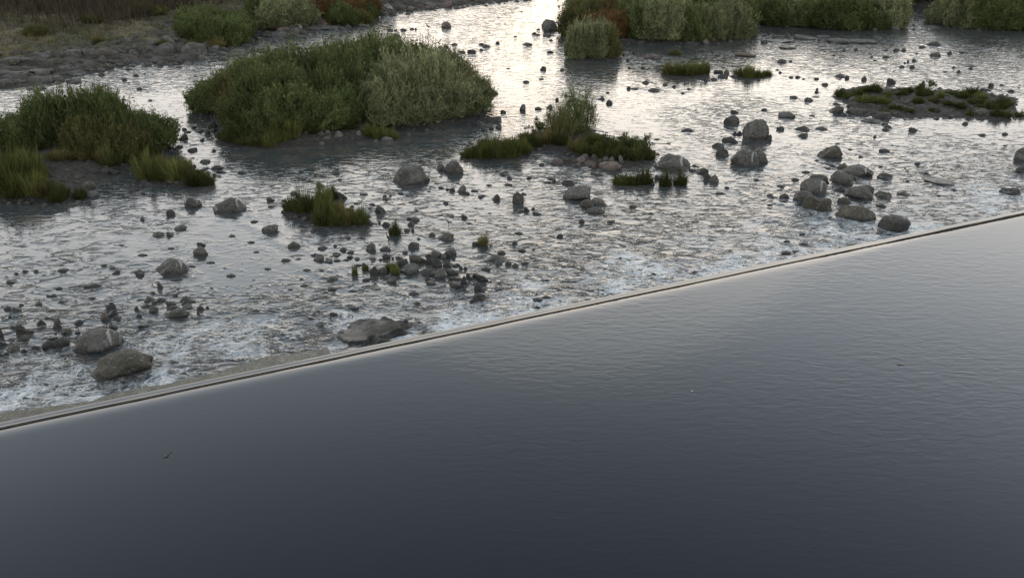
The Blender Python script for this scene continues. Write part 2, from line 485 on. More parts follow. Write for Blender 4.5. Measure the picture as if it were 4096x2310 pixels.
def axis(core0, core1, step, far0, far1):
    c = list(np.arange(core0, core1 + 1e-6, step))
    s, v = step, c[-1]
    while v < far1: s *= 1.35; v += s; c.append(v)
    s, v = step, c[0]; pre = []
    while v > far0: s *= 1.35; v -= s; pre.append(v)
    return np.array(pre[::-1] + c)

gx, gy = axis(-46, 48, 0.26, -1600, 1600), axis(16, 92, 0.26, -600, 2400)
GX, GY = np.meshgrid(gx, gy)
GH, GB = terrain(GX, GY)
far = np.clip((np.hypot(GX.ravel(), GY.ravel() - 40) - 260) / 200, 0, 1)
GH = np.where(far > 0, np.maximum(GH, -1.7 + far * 7.0), GH)   # land closes the valley far off
# no land above the pool upstream of the weir close by
up = ((np.stack([GX.ravel(), GY.ravel()], 1) - W0) @ NV) < 0.4
GH = np.where(up & (far <= 0), -1.9, GH)
nx, ny = len(gx), len(gy)
def grid_faces(nx, ny):
    i = np.arange(nx * ny).reshape(ny, nx)
    return np.stack([i[:-1, :-1].ravel(), i[:-1, 1:].ravel(), i[1:, 1:].ravel(), i[1:, :-1].ravel()], 1)
ground = mesh_obj("ground", np.stack([GX.ravel(), GY.ravel(), GH], 1), grid_faces(nx, ny), M['ground'], attrs={'bank': GB})
tag(ground, kind='structure')
GHg = GH.reshape(ny, nx)

def height(x, y):
    x, y = np.asarray(x, float), np.asarray(y, float)
    ix = np.clip(np.searchsorted(gx, x) - 1, 0, nx - 2); iy = np.clip(np.searchsorted(gy, y) - 1, 0, ny - 2)
    fx, fy = (x - gx[ix]) / (gx[ix + 1] - gx[ix]), (y - gy[iy]) / (gy[iy + 1] - gy[iy])
    return (GHg[iy, ix] * (1 - fx) + GHg[iy, ix + 1] * fx) * (1 - fy) + (GHg[iy + 1, ix] * (1 - fx) + GHg[iy + 1, ix + 1] * fx) * fy

_T = np.concatenate([np.arange(8, 40, 0.05), np.arange(40, 130, 0.12)])
def hit(px, py):
    """where the line of sight through a photo pixel meets the ground or the river"""
    r = ray(px, py)
    X, Y, Z = r[0] * _T, r[1] * _T, CAM_H + r[2] * _T
    H = np.maximum(height(X, Y), WATER)
    k = np.argmax(Z <= H)
    if Z[k] > H[k]: k = len(_T) - 1
    return float(X[k]), float(Y[k]), float(H[k])

# ------------------------------------------------------------------ rocks: photo boxes (x0, y0, x1, y1) in enlarged tiles
TZ = 2.5156
TILES = {}
def tile(ox, oy, txt):
    out = []
    for q in txt.split():
        a = [float(v) for v in q.split(',')]
        out.append((ox + a[0] / TZ, oy + a[1] / TZ, ox + a[2] / TZ, oy + a[3] / TZ))
    return out
ROCKS = []
ROCKS += tile(1024, 577, """52,188,108,218 208,290,280,322 428,262,486,292 743,168,803,208 757,255,847,305 628,303,753,338 582,308,612,332 818,345,874,365 610,375,712,440
808,470,925,560 345,465,420,510 105,530,195,578 117,607,207,645 255,555,310,580 1272,505,1316,530 1340,512,1366,528 1272,538,1343,568 1822,190,1900,270
1906,440,1945,465 1942,430,2005,480 2028,415,2120,490 2100,475,2152,508 2160,455,2236,480 1825,425,1890,450 2362,498,2454,570 1880,570,1942,608 2445,280,2576,325
2525,315,2576,355 2500,390,2576,415 2235,512,2280,540 1515,720,1600,760 1560,725,1650,780 1518,760,1597,826 1915,698,1995,735 2065,698,2138,748 1600,655,1630,670
1270,780,1345,830 1228,775,1260,800 1115,765,1175,812 1165,800,1218,815 1740,883,1812,935 1613,940,1660,965 1530,978,1652,1068 1484,840,1560,880
1558,850,1600,885 910,922,955,950 1105,998,1210,1078 1247,1020,1371,1083 318,970,456,1048 618,1013,727,1060 775,1005,820,1032 840,1030,917,1078 917,1065,987,1102
775,1102,848,1136 917,1113,980,1148 990,1138,1050,1170 875,1155,940,1178 578,1112,692,1185 690,1150,775,1198 775,1155,860,1185 250,1145,355,1185 1134,1133,1220,1170
1150,1170,1205,1195 1233,1145,1280,1173 1270,1093,1355,1158 1472,1073,1530,1107 1365,1135,1392,1160 1405,1115,1515,1165 703,1310,848,1372 640,1255,690,1280
2340,1098,2545,1190 2425,1063,2518,1115 2315,1140,2420,1190 2385,1165,2480,1222 2505,1175,2576,1228 2172,977,2247,1022
1540,1090,1720,1210 1745,1062,1885,1150 1700,1100,1760,1140 1700,1130,1800,1225 1768,1140,1875,1250 1845,1110,1920,1170 1880,1075,1965,1155 1918,1043,2023,1125
1875,1163,1970,1240 1972,1195,2060,1245 2040,1225,2085,1270 2092,1233,2127,1270 1415,1150,1535,1240 1445,1203,1648,1320 1232,1225,1340,1310 1068,1185,1148,1260
1138,1225,1232,1330 1280,1310,1390,1360 1310,1328,1418,1405 1645,1240,1830,1335 1695,1320,1752,1385 1790,1255,1915,1365 1910,1230,2050,1330 1940,1310,2100,1380
1942,1362,2087,1458 2060,1320,2125,1420 2110,1290,2190,1375 2175,1290,2245,1350 2222,1295,2345,1390 2190,1375,2290,1420 2195,1390,2260,1452 1715,1365,1825,1420""")
ROCKS += tile(1024, 1000, "2400,372,2485,410 2195,330,2280,415 2240,385,2310,425 2175,440,2310,520 2145,500,2200,530 740,612,830,675 525,670,580,700 600,725,690,780")
ROCKS += tile(0, 577, """1675,652,1764,722 1412,735,1457,768 1753,808,1890,870 1535,878,1657,942 1674,868,1757,928 1985,972,2075,1035 1955,1020,2105,1130
2005,150,2118,202 1942,203,1977,235 2122,212,2257,262 2175,255,2290,292 2015,232,2125,262 2392,268,2470,300 2140,290,2180,320 1295,285,1357,317 1215,322,1245,342
1412,478,1458,508 1217,388,1335,450 1140,415,1230,455 1290,445,1380,482 1395,400,1450,440 1370,445,1400,465 1450,375,1560,420 1040,455,1107,490 850,465,1005,540
880,558,920,600 690,590,800,632 750,562,825,600 655,568,740,598 178,575,245,615 240,565,333,615 303,548,367,580 422,590,480,635 610,303,720,350 730,300,840,345
900,235,1000,300 1000,235,1110,300 1110,240,1220,310 480,300,560,330 500,360,590,395 820,370,960,440
1018,1198,1078,1230 1097,1228,1165,1260 1118,1258,1215,1308 1365,1252,1455,1310 1385,1285,1450,1330 230,1250,305,1290 340,1258,385,1290 583,1243,697,1287 145,1285,188,1310
67,1350,187,1402 850,1383,1045,1445 1585,1380,1660,1452 555,1432,640,1462 1770,5,1850,42 1910,0,2000,20 1890,35,1990,80 2130,50,2175,75 2290,70,2325,90 2240,20,2330,50""")
ROCKS += tile(0, 1154, """467,57,510,85 505,50,570,85 585,112,690,148 352,130,430,165 48,165,130,220 120,175,275,245 190,150,245,180 475,198,600,240 88,265,122,292
450,280,500,310 500,270,612,318 545,300,610,345 378,305,465,378 365,365,475,415 60,362,155,415 168,350,260,460 235,380,345,455 215,455,303,525 538,335,623,410
617,390,722,460 752,307,840,358 80,497,148,540 475,468,585,515 432,510,570,605 558,487,712,608 322,558,410,600 -20,370,40,500 -30,510,75,580 78,568,203,645
45,630,95,672 220,605,275,640 -20,650,40,690 1072,130,1170,215 1070,205,1192,280 1018,235,1110,330 1140,262,1217,312 1085,352,1187,420 895,82,960,112 1370,97,1465,130
1480,22,1563,68 1463,70,1562,128 1450,110,1510,150 1530,118,1580,155 1578,82,1673,135 1673,108,1777,178 1740,52,1792,88 1805,65,1925,135 1810,120,1880,165 1700,165,1790,210
1835,155,1943,220 1685,205,1920,302 1985,160,2060,218 2070,175,2110,205 1978,235,2013,263 1410,150,1525,195 1355,172,1405,225 1505,175,1603,250 1375,240,1435,288
1395,345,1505,395 760,425,815,460""")
ROCKS += tile(2048, 577, """80,490,145,515 785,275,930,318 368,145,530,218 503,120,600,175 625,175,700,230 640,120,750,185 800,88,880,135 875,88,980,140 710,165,860,235
790,180,865,250 690,90,780,135 905,115,965,170 960,115,1030,165 1340,60,1448,140 1070,100,1120,180 555,80,610,125 1770,245,1850,275 1920,290,2000,375 1965,300,2080,398
1795,210,1875,235 2425,342,2495,375 2137,420,2182,447 270,188,325,215 213,130,272,148 150,320,205,350 360,333,440,360 385,345,448,390 315,368,400,395 37,650,117,692
115,625,178,680 192,632,230,658 205,668,300,710 1173,607,1252,640 668,748,733,795 912,713,968,732 957,760,1040,797 450,902,512,940 0,975,52,1013 58,1052,145,1082
0,1195,68,1250 90,1170,180,1205 1275,503,1330,522 1430,300,1500,360 1395,375,1435,415 2010,-15,2140,38 2050,480,2150,503""")
ROCKS += tile(3072, 577, """680,185,803,255 597,408,765,480 925,408,1060,495 1060,470,1238,548 1092,285,1250,358 697,523,832,603 1290,475,1445,518 1082,588,1187,637
108,490,218,555 235,335,305,370 80,405,165,440 1470,178,1530,208 1113,40,1230,80 905,115,955,137 570,230,630,258 845,315,925,360 1555,278,1620,295""")
ROCKS += tile(3072, 0, """83,597,187,640 208,605,245,628 733,498,787,517 862,483,905,512 640,550,677,565 1027,563,1056,583 1150,560,1222,587 660,740,770,782 770,758,815,795
458,780,513,803 538,832,602,862 272,762,325,787 207,765,253,785 105,718,138,740 478,885,507,910 470,912,510,935 220,965,297,1000 357,980,455,1025 432,967,515,985
650,1030,760,1060 735,1138,795,1168 78,1265,163,1315 247,1260,418,1318 303,1340,400,1387 455,1270,595,1310 -40,1345,38,1415 1190,780,1285,845
935,773,995,815 1312,657,1378,685 1420,655,1478,690 1845,670,1888,692 1898,705,1938,733 1975,657,2085,678 2010,678,2065,700 1363,625,1390,642 1395,605,1420,627
1445,597,1492,622 1620,525,1740,570 1800,518,1858,550 1918,517,1997,540 1480,530,1507,547 1255,490,1325,522 1338,485,1390,516 1165,498,1208,515 1520,460,1585,488
1590,425,1740,465 1060,360,1145,393 1195,352,1265,375 1040,278,1100,315 1268,243,1318,275 1358,288,1410,310 1437,287,1490,310 1225,262,1330,305 1600,262,1775,285
2363,262,2430,290 2213,838,2270,883 2135,885,2247,917 2410,900,2480,928 2330,850,2375,865 1412,1272,1503,1322 1165,1255,1252,1292
1150,1285,1220,1312 935,1192,1140,1245 1140,1235,1210,1262 2118,1340,2185,1365 2350,1335,2420,1360 1055,1362,1090,1385 1950,1225,2010,1258 0,327,30,352 497,395,530,417
785,1035,950,1090 1170,957,1300,1000 1330,1010,1480,1050 1480,1050,1620,1100 2075,1095,2200,1160 1170,905,1350,970 800,975,880,1020""")
ROCKS += tile(2048, 0, """450,255,520,305 510,220,560,280 197,328,252,350 240,343,290,360 97,430,205,465 353,512,420,538 243,290,282,305 370,397,415,415 480,688,527,716
1143,592,1185,618 1108,537,1140,565 1150,485,1225,520 1080,478,1145,515 1060,535,1100,550 1200,520,1260,555 1480,575,1600,605 1725,420,1890,460 1915,390,1990,447 1840,490,1960,525
1645,460,1700,480 1260,405,1340,440 2000,510,2035,535 2040,545,2090,570 1310,815,1387,848 1510,840,1568,865 1610,855,1655,880 1150,870,1197,900 1195,885,1275,907
1365,885,1490,927 940,920,985,940 945,1005,1012,1050 830,980,935,1015 888,965,920,985 433,985,475,1020 330,1045,410,1095 105,810,180,835 270,788,325,803 285,670,345,712
1160,675,1195,692 1287,668,1340,695 955,650,978,665 2025,705,2080,738 2070,705,2125,740 2130,695,2190,750 2068,743,2170,790 2190,745,2280,780 1923,775,2005,823
2000,785,2065,812 1695,928,1740,948 1755,888,1800,908 2198,1098,2282,1140 1695,1288,1828,1328 2503,1088,2565,1113 2215,1325,2265,1368 2260,1320,2320,1358
2110,1370,2280,1438 2040,1430,2150,1462 2500,400,2576,440 2380,318,2425,345 2510,350,2576,370 2450,248,2500,270 75,1050,140,1120 230,1075,300,1105 520,950,560,975""")
ROCKS += tile(1024, 0, """1320,295,1390,320 1385,295,1420,315 1450,288,1515,315 1545,280,1590,300 1595,285,1620,303 1370,340,1455,385 1175,308,1225,325 2275,445,2368,483 2125,497,2217,538
2245,490,2288,512 2412,418,2455,445 2235,432,2300,458 1900,460,1940,480 1960,435,2025,458 2030,510,2110,537 2455,1108,2520,1137 2312,1172,2475,1235 2205,1210,2307,1280
2405,1258,2475,1302 2262,1283,2315,1322 2340,1270,2400,1310 2290,905,2375,935 2380,922,2440,955 670,1233,735,1275 605,1308,690,1360 690,1300,760,1350
740,1283,838,1335 790,1310,895,1380 885,1325,945,1368 675,1365,760,1400 480,1320,530,1358 1000,1310,1065,1368 1490,1330,1580,1370 1500,1285,1570,1310 1690,1290,1740,1322
1785,1290,1830,1320 1910,1350,2020,1385 610,1420,705,1462 820,1385,880,1430 940,1380,1000,1420 400,1395,480,1420 1165,1400,1235,1440 1240,1372,1380,1430 1350,1248,1420,1290
295,465,310,485 297,420,333,445 165,407,225,428 35,392,90,420 400,430,428,457 440,402,462,417 355,365,400,400 305,370,345,395 740,350,778,375 185,428,210,440
175,480,240,520 100,485,145,525 0,485,100,530 360,465,480,498 90,330,112,345 400,355,530,390 1700,60,1800,95 1620,40,1700,80 1520,60,1620,100 1980,0,2100,25 2010,30,2090,55
2160,28,2215,55 2240,10,2320,40 1410,70,1480,110 1200,155,1240,185""")
ROCKS += tile(0, 0, """1490,570,1690,640 1685,555,1785,635 1585,620,1660,665 1650,625,1755,660 1400,430,1500,545 1555,450,1770,560 1770,455,1870,530 1630,360,1760,440 1170,625,1260,672
1065,635,1150,690 1250,580,1325,650 835,615,955,690 870,675,970,720 970,680,1065,710 1040,500,1200,560 2115,458,2210,500 2195,470,2230,500 2070,455,2110,520
2385,405,2415,425 2507,390,2557,420 2428,442,2490,468 2363,465,2415,480 2517,483,2576,525 2330,490,2470,530 2210,520,2300,560 2320,530,2420,570 2390,570,2450,590 2090,560,2200,600
1985,550,2100,600 2180,565,2260,600 2440,540,2480,565 2530,535,2576,560 1227,785,1285,815 1340,750,1405,773 1445,738,1470,752 1370,880,1432,905 1490,1005,1535,1022
1910,912,1965,935 1990,880,2030,920 1935,1025,2000,1055 1990,1040,2080,1080 1903,1080,1947,1095 2080,1055,2150,1110 2015,1183,2045,1195 2060,1198,2095,1215 2120,1178,2140,1195
2022,1210,2050,1222 2045,1145,2070,1160 1985,1258,2012,1275 1930,1265,1982,1297 1622,1258,1713,1290 1683,1285,1750,1310 1830,1285,1885,1315 1790,1342,1898,1412
1705,1315,1780,1348 1850,1318,1938,1342 1620,1322,1660,1345 1575,1340,1650,1362 1970,1303,2065,1337 2060,1310,2120,1365 2080,1225,2190,1300 2120,1290,2190,1330 2200,1320,2290,1370
2010,1395,2060,1425 1300,500,1400,560 1210,540,1330,590 1330,610,1450,650 1460,400,1560,450""")

# named boulders: (tile ox, oy, box, material, shape, label)
BIG = [
 (1024, 577, (1375, 200, 1757, 408), 'granite', 'round', "largest pale grey rounded boulder alone in open water, overhanging its dark wet base"),
 (1024, 577, (1885, 162, 2088, 308), 'granite', 'round', "domed grey boulder with a small stone against its flank, beside the largest rounded boulder"),
 (1024, 577, (1197, 612, 1310, 702), 'dark_stone', 'blocky', "blunt dark grey block beside the tufted grass islet"),
 (1024, 577, (60, 795, 227, 895), 'granite', 'round', "smooth egg-shaped grey boulder standing alone before the tufted grass islet"),
 (1024, 577, (1830, 893, 1993, 980), 'brown_stone', 'blocky', "rusty brown flat-topped block near the single sedge clump with twigs"),
 (0, 577, (2155, 525, 2483, 692), 'granite_streaked', 'round', "broad grey boulder with white droppings streaked down its face"),
 (0, 577, (1865, 528, 2035, 645), 'granite_streaked', 'round', "smaller grey boulder with a pale ridge, next to the white-streaked broad boulder"),
 (0, 577, (1550, 1120, 1920, 1308), 'granite_streaked', 'wedge', "sloping wedge-shaped brown boulder with a white patch on its top"),
 (0, 1154, (755, 382, 1250, 652), 'granite_streaked', 'round', "great smooth grey boulder with a whitish crown near the foam below the weir"),
 (0, 1154, (945, 620, 1562, 908), 'brown_stone', 'long', "long mossy speckled boulder lying in the foam closest to the weir"),
 (2048, 577, (1422, 92, 1795, 265), 'granite_streaked', 'round', "wide domed grey boulder with pale streaks behind two dark sedge clumps"),
 (2048, 577, (2190, 50, 2485, 225), 'granite_streaked', 'round', "broad brown-grey boulder leaning on a taller one behind it"),
 (2048, 577, (2375, 25, 2572, 200), 'granite', 'round', "rounded boulder propped behind the broad brown-grey one"),
 (2048, 577, (2037, 38, 2183, 130), 'dark_stone', 'blocky', "squat dark cube-like stone beside the two leaning boulders"),
 (2048, 577, (500, 400, 800, 570), 'granite', 'round', "round light grey boulder with two flat stones at its foot"),
 (2048, 577, (680, 555, 832, 650), 'brown_stone', 'round', "mossy flat stone at the foot of the round light grey boulder"),
 (2048, 577, (790, 533, 945, 628), 'granite', 'round', "light grey flat stone touching the mossy one, below the round boulder"),
 (2048, 577, (742, 622, 933, 703), 'granite', 'long', "low oval stone in front of the touching pair below the round boulder"),
 (2048, 577, (498, 357, 633, 418), 'dark_stone', 'long', "flat dark slab just behind the round light grey boulder"),
 (2048, 577, (0, 472, 127, 605), 'granite', 'blocky', "upright blunt brown-grey boulder standing alone among small stones midstream"),
 (2048, 577, (865, 165, 1100, 270), 'pink_stone', 'long', "layered pinkish-brown boulder at the end of the stone pile under the grassy islet"),
 (2048, 577, (1815, 228, 1978, 305), 'dark_stone', 'wedge', "dark jagged stone beside the wide domed boulder with the sedge clumps"),
 (3072, 577, (475, 5, 737, 150), 'brown_stone', 'wedge', "pointed moss-topped boulder standing upstream of the big boulder cluster"),
 (3072, 577, (740, 200, 1050, 328), 'granite_streaked', 'round', "long streaked boulder at the back of the big boulder cluster"),
 (3072, 577, (618, 262, 850, 405), 'granite', 'round', "pale smooth boulder in the middle of the big boulder cluster"),
 (3072, 577, (400, 302, 620, 415), 'dark_stone', 'round', "dark rounded boulder tucked behind the white-streaked one in the cluster"),
 (3072, 577, (312, 340, 593, 510), 'granite_streaked', 'round', "big dark boulder with one white streak in the boulder cluster"),
 (3072, 577, (762, 415, 1045, 558), 'granite', 'round', "broad humped boulder alone at the downstream side of the cluster"),
 (3072, 577, (240, 458, 437, 595), 'granite', 'round', "smaller grey boulder hugging the smooth lozenge boulder in the cluster"),
 (3072, 577, (348, 513, 652, 678), 'brown_stone', 'long', "smooth olive lozenge boulder at the water's edge of the cluster"),
 (3072, 577, (655, 600, 1070, 765), 'brown_stone', 'long', "long low brown boulder lying between the cluster and the weir"),
 (3072, 577, (1100, 705, 1408, 883), 'granite', 'round', "rounded grey boulder standing right against the weir"),
 (3072, 577, (1565, 338, 1880, 412), 'dark_stone', 'slab', "long flat dark rock awash in the rapids above the weir's far end"),
 (3072, 577, (2325, 440, 2540, 520), 'dark_stone', 'slab', "low flat rock half sunk beside the white water at the weir"),
 (3072, 577, (2470, 20, 2640, 175), 'granite', 'round', "grey boulder out in the rapids where the river widens"),
 (3072, 577, (2490, 215, 2650, 300), 'dark_stone', 'round', "low dark boulder just below the one out in the wide rapids"),
 (3072, 0, (588, 1050, 755, 1140), 'granite', 'wedge', "grey triangular boulder at the tip of the low gravel islet"),
 (3072, 0, (98, 1117, 272, 1190), 'granite', 'round', "smooth grey boulder standing alone near the low gravel islet"),
 (3072, 0, (780, 1080, 1000, 1160), 'dark_stone', 'slab', "dark mossy slab forming the front of the low gravel islet"),
 (3072, 0, (1040, 1115, 1240, 1195), 'dark_stone', 'slab', "broad dark slab at the water side of the low gravel islet"),
 (3072, 0, (2130, 245, 2210, 300), 'granite', 'round', "pale round boulder under the willows along the far bank"),
 (3072, 0, (2273, 238, 2355, 293), 'granite', 'blocky', "pale angular boulder under the far bank willows beside the round one"),
 (3072, 0, (-10, 165, 140, 225), 'pink_stone', 'round', "pinkish boulder nestled in the willows by the narrow side channel"),
 (2048, 0, (293, 197, 453, 290), 'granite', 'round', "upper of two pale boulders stacked together near the reddish willow"),
 (2048, 0, (312, 235, 420, 322), 'granite', 'round', "lower rounder of two pale boulders stacked near the reddish willow"),
 (2048, 0, (385, 262, 457, 320), 'granite', 'blocky', "small pale block wedged against the two stacked boulders"),
 (2048, 0, (308, 338, 397, 375), 'pink_stone', 'slab', "low reddish stone in front of the two stacked boulders"),
 (2048, 0, (1320, 545, 1500, 600), 'pink_stone', 'slab', "reddish flat slab in the shallows before the willow thicket"),
 (2048, 0, (2118, 1157, 2285, 1255), 'granite', 'blocky', "dark-based grey boulder beside the tallest boulder of the rapids"),
 (2048, 0, (2310, 1190, 2576, 1410), 'granite', 'blocky', "tallest craggy grey boulder rising from the rapids"),
 (1024, 0, (1862, 220, 1967, 285), 'pink_stone', 'round', "brownish two-lobed boulder alone in the bright water upriver"),
 (1024, 0, (1550, 1173, 1658, 1275), 'granite', 'blocky', "grey block at the foot of the pale willow shrubs"),
 (1024, 0, (520, 157, 770, 250), 'pink_stone', 'wedge', "large pinkish rock outcrop on the point below the rust-coloured shrubs"),
 (1024, 0, (420, 238, 468, 285), 'pale_stone', 'round', "small white rock standing on the pinkish stony point"),
 (1024, 0, (200, 268, 365, 310), 'pink_stone', 'long', "orange-pink low rock on the stony point next to the white rock"),
 (1024, 0, (140, 310, 335, 390), 'ledge', 'blocky', "grey rock forming the tip of the pinkish stony point"),
 (1024, 0, (330, 280, 450, 350), 'ledge', 'blocky', "grey-brown rock in the middle of the pinkish stony point"),
 (1024, 0, (440, 255, 860, 300), 'ledge', 'slab', "long flat shelf of grey rock along the water at the stony point"),
 (1024, 0, (1285, 45, 1415, 100), 'pale_stone', 'wedge', "cream-white pointed rock on the far stony shore"),
 (1024, 0, (1840, 5, 1980, 75), 'pink_stone', 'blocky', "biggest brown rock on the far stony shore"),
 (0, 0, (1835, 430, 2085, 560), 'granite', 'long', "long pale humped boulder on the rocky left shore beside the green shrub"),
 (0, 0, (1700, 305, 1875, 385), 'granite', 'blocky', "whitish rock at the top of the rocky shore against the green shrub"),
 (0, 0, (2470, 240, 2550, 320), 'pale_stone', 'blocky', "pale upright rock at the edge of the green bank shrub"),
]
def slab_list():
    L = tile(3072, 0, "252,358,480,405 580,383,840,440 735,390,1100,440 -60,400,260,435 100,467,280,500 490,358,630,382")
    return L
SLABS = slab_list()
LEDGES_ = tile(0, 0, "-40,790,330,900 260,750,650,860 -60,720,400,790 230,690,600,750 560,650,860,740 500,720,900,770 20,585,420,640 280,500,640,590 620,470,1000,600 900,560,1100,640 480,600,800,665 1080,470,1300,540 1150,380,1450,450 640,790,900,840")
LEDGES = []
for (x0, y0, x1, y1) in LEDGES_:                            # each weathered ledge is broken into a few blocks
    for j in range(3):
        w, h = (x1 - x0) * random.uniform(0.34, 0.6), (y1 - y0) * random.uniform(0.4, 0.75)
        u, v = x0 + random.random() * (x1 - x0 - w), y0 + random.random() * (y1 - y0 - h)
        LEDGES.append((u, v, u + w, v + h))

# world placement of every rock: centre, half width, half depth, half height
def rock_dims(box, shape='round', on_land=True):
    x0, y0, x1, y1 = box
    xc = 0.5 * (x0 + x1)
    X, Y, Z = hit(xc, y1)
    dist = math.sqrt(X * X + Y * Y + (CAM_H - Z) ** 2)
    k = dist / FPX * math.sqrt(1 + ((xc - 2048) / FPX) ** 2) / math.sqrt(1 + ((xc - 2048) ** 2 + (y1 - 1155) ** 2) / FPX ** 2)
    k = (dist / math.sqrt(1 + ((xc - 2048) ** 2 + (y1 - 1155) ** 2) / FPX ** 2)) / FPX
    a = 0.5 * (x1 - x0) * k
    T = (y1 - y0) * k
    th = math.asin((CAM_H - Z) / dist)
    b = a * {'round': 0.85, 'blocky': 0.8, 'wedge': 0.75, 'long': 0.6, 'slab': 0.8, 'tall': 0.8}[shape]
    s = math.sin(th)
    b = min(b, 0.42 * T / s)
    c = math.sqrt(max((0.08 * T) ** 2, (T - b * s) ** 2 - (b * s) ** 2)) / math.cos(th)
    r = np.array([X, Y]); r = r / np.linalg.norm(r)
    cx, cy = X + r[0] * b * 0.92, Y + r[1] * b * 0.92
    return cx, cy, Z, a, b, c

# ------------------------------------------------------------------ river surface below the weir
rock_xy = []
for ox, oy, q, mt, sh, lb in BIG:
    d = rock_dims((ox + q[0] / TZ, oy + q[1] / TZ, ox + q[2] / TZ, oy + q[3] / TZ), sh); rock_xy.append((d[0], d[1], d[3]))
for bx in ROCKS:
    d = rock_dims(bx); rock_xy.append((d[0], d[1], d[3]))
rock_xy = np.array(rock_xy)

ss = axis(-16, 72, 0.13, -1500, 1500)
dl = [CREST + 0.1]; step = 0.09
while dl[-1] < 70: dl.append(dl[-1] + step); step = min(0.34, step * 1.006)
while dl[-1] < 1800: step *= 1.3; dl.append(dl[-1] + step)
dd = np.array(dl)
S, D = np.meshgrid(ss, dd)
RX = W0[0] + TV[0] * S.ravel() + NV[0] * D.ravel(); RY = W0[1] + TV[1] * S.ravel() + NV[1] * D.ravel()
Sd, Dd = S.ravel(), D.ravel()
chop = 0.42 + 0.36 * fbm(RX * 0.16, RY * 0.12, 3, 21)
chop += 0.45 * np.exp(-((Dd - 2.0) / 4.5) ** 2)
wake = np.zeros(len(RX)); vee = np.zeros(len(RX))
near = (Sd > -25) & (Sd < 90) & (Dd < 75)
ni = np.where(near)[0]
for x, y, a in rock_xy:
    dx, dy = RX[ni] - x, RY[ni] - y
    dn = dx * NV[0] + dy * NV[1]; dt = dx * TV[0] + dy * TV[1]
    Lw = 2.0 * a + 0.5
    m = (dn > -a * 1.5) & (dn < Lw * 3) & (np.abs(dt) < a * 3 + 0.4)
    w = np.exp(-(dt[m] / (a * 0.9 + 0.12 + 0.18 * np.clip(dn[m], 0, 9))) ** 2) * np.exp(-np.clip(dn[m], 0, 99) / Lw) * min(1.0, 0.45 + a)
    wake[ni[m]] = np.maximum(wake[ni[m]], w)
    if a > 0.16:                                          # V-shaped wake trailing downstream, pillow on the upstream side
        m = (dn > -a * 2) & (dn < a * 9 + 1) & (np.abs(dt) < a * 6 + 1)
        q = np.abs(dt[m]) - a * 0.9 - 0.34 * np.clip(dn[m], 0, 99)
        vee[ni[m]] += (np.exp(-(q / 0.14) ** 2) - 0.5 * np.exp(-((q - 0.22) / 0.12) ** 2)) * np.exp(-np.clip(dn[m], 0, 99) / (3.5 * a + 0.5)) * 0.03 * min(1.0, 0.3 + a)
calm = np.zeros(len(RX))
for px, py, rr, am in ((700, 700, 4.5, .45), (1250, 680, 4, .4), (1900, 700, 3.5, .35), (3300, 380, 6, .35), (2700, 400, 6, .35), (3300, 560, 4, .3), (640, 470, 5, .5), (1500, 1020, 2.5, .3), (1100, 920, 3, .3)):
    c = plane(px, py)
    calm = np.maximum(calm, am * np.exp(-(((RX - c[0]) ** 2 + ((RY - c[1]) * 0.8) ** 2) / rr ** 2)))
chop = np.clip(0.5 + 1.35 * (chop - 0.5) + 0.5 * wake - calm, 0.03, 1.15)
# foam below the fall
Wn = 2.3 + 0.9 * perlin(Sd * 0.28, Sd * 0 + 3.3, 2) + 0.5 * perlin(Sd * 1.1, Sd * 0 + 1.3, 4)
foam = np.clip(1.3 - Dd / np.clip(Wn, 0.8, 9) * 0.52, 0, 1)
for px, py, rr, am in ((880, 1350, 1.7, .85), (1120, 1380, 1.1, .8), (760, 1400, 1.2, .8), (1750, 1290, 1.8, .7), (2150, 1190, 2.2, .65), (2900, 1010, 2.4, .72), (3250, 960, 2.4, .6), (300, 1560, 1.4, .95), (80, 1590, 1.4, .8), (4020, 800, 2.0, .65),
                       (640, 1470, 1.2, .75), (3480, 900, 1.6, .4), (2600, 1100, 2, .6)):
    c = plane(px, py)
    foam = np.maximum(foam, am * np.exp(-((RX - c[0]) ** 2 + (RY - c[1]) ** 2) / rr ** 2))
foam = np.clip(foam + 0.10 * wake * (Dd < 16), 0, 1)
lap = np.clip((Dd - CREST - 0.1) / 0.5, 0.3, 1)
waves = (fbm(RX * 0.85, RY * 1.1, 3, 41) * 0.018 + perlin(RX * 2.6, RY * 3.2, 47) * 0.005) * chop * lap * np.where(Dd < 75, 1, 0)
river = mesh_obj("river", np.stack([RX, RY, WATER + waves + vee * lap], 1), grid_faces(len(ss), len(dd)), M['river'], attrs={'chop': chop, 'foam': foam})
tag(river, kind='structure')

# ------------------------------------------------------------------ pool above the weir, crest film, weir
def extrude_profile(name, prof, s0, s1, mat, ns=60, wob=0.0, parent=None):
    svals = np.linspace(s0, s1, ns)
    V = []
    for s in svals:
        for d, z in prof:
            p = wd(s, d)
            V.append((p[0], p[1], z + (wob * math.sin(s * 1.7) * math.sin(s * 0.53 + 1) if wob else 0)))
    k = len(prof)
    i = np.arange(ns * k).reshape(ns, k)
    F = np.stack([i[:-1, :-1].ravel(), i[1:, :-1].ravel(), i[1:, 1:].ravel(), i[:-1, 1:].ravel()], 1)
    return mesh_obj(name, V, F, mat, parent)
prof = [(-500, 0), (-60, 0), (-10, 0), (-2, 0), (-0.6, 0)]
for i in range(1, 13):
    u = i / 12.0
    prof.append((-0.6 + 0.58 * u, -0.026 * u ** 4.5))
pool = extrude_profile("pool", prof, -500, 500, M['pool'], 12)
tag(pool, kind='structure')
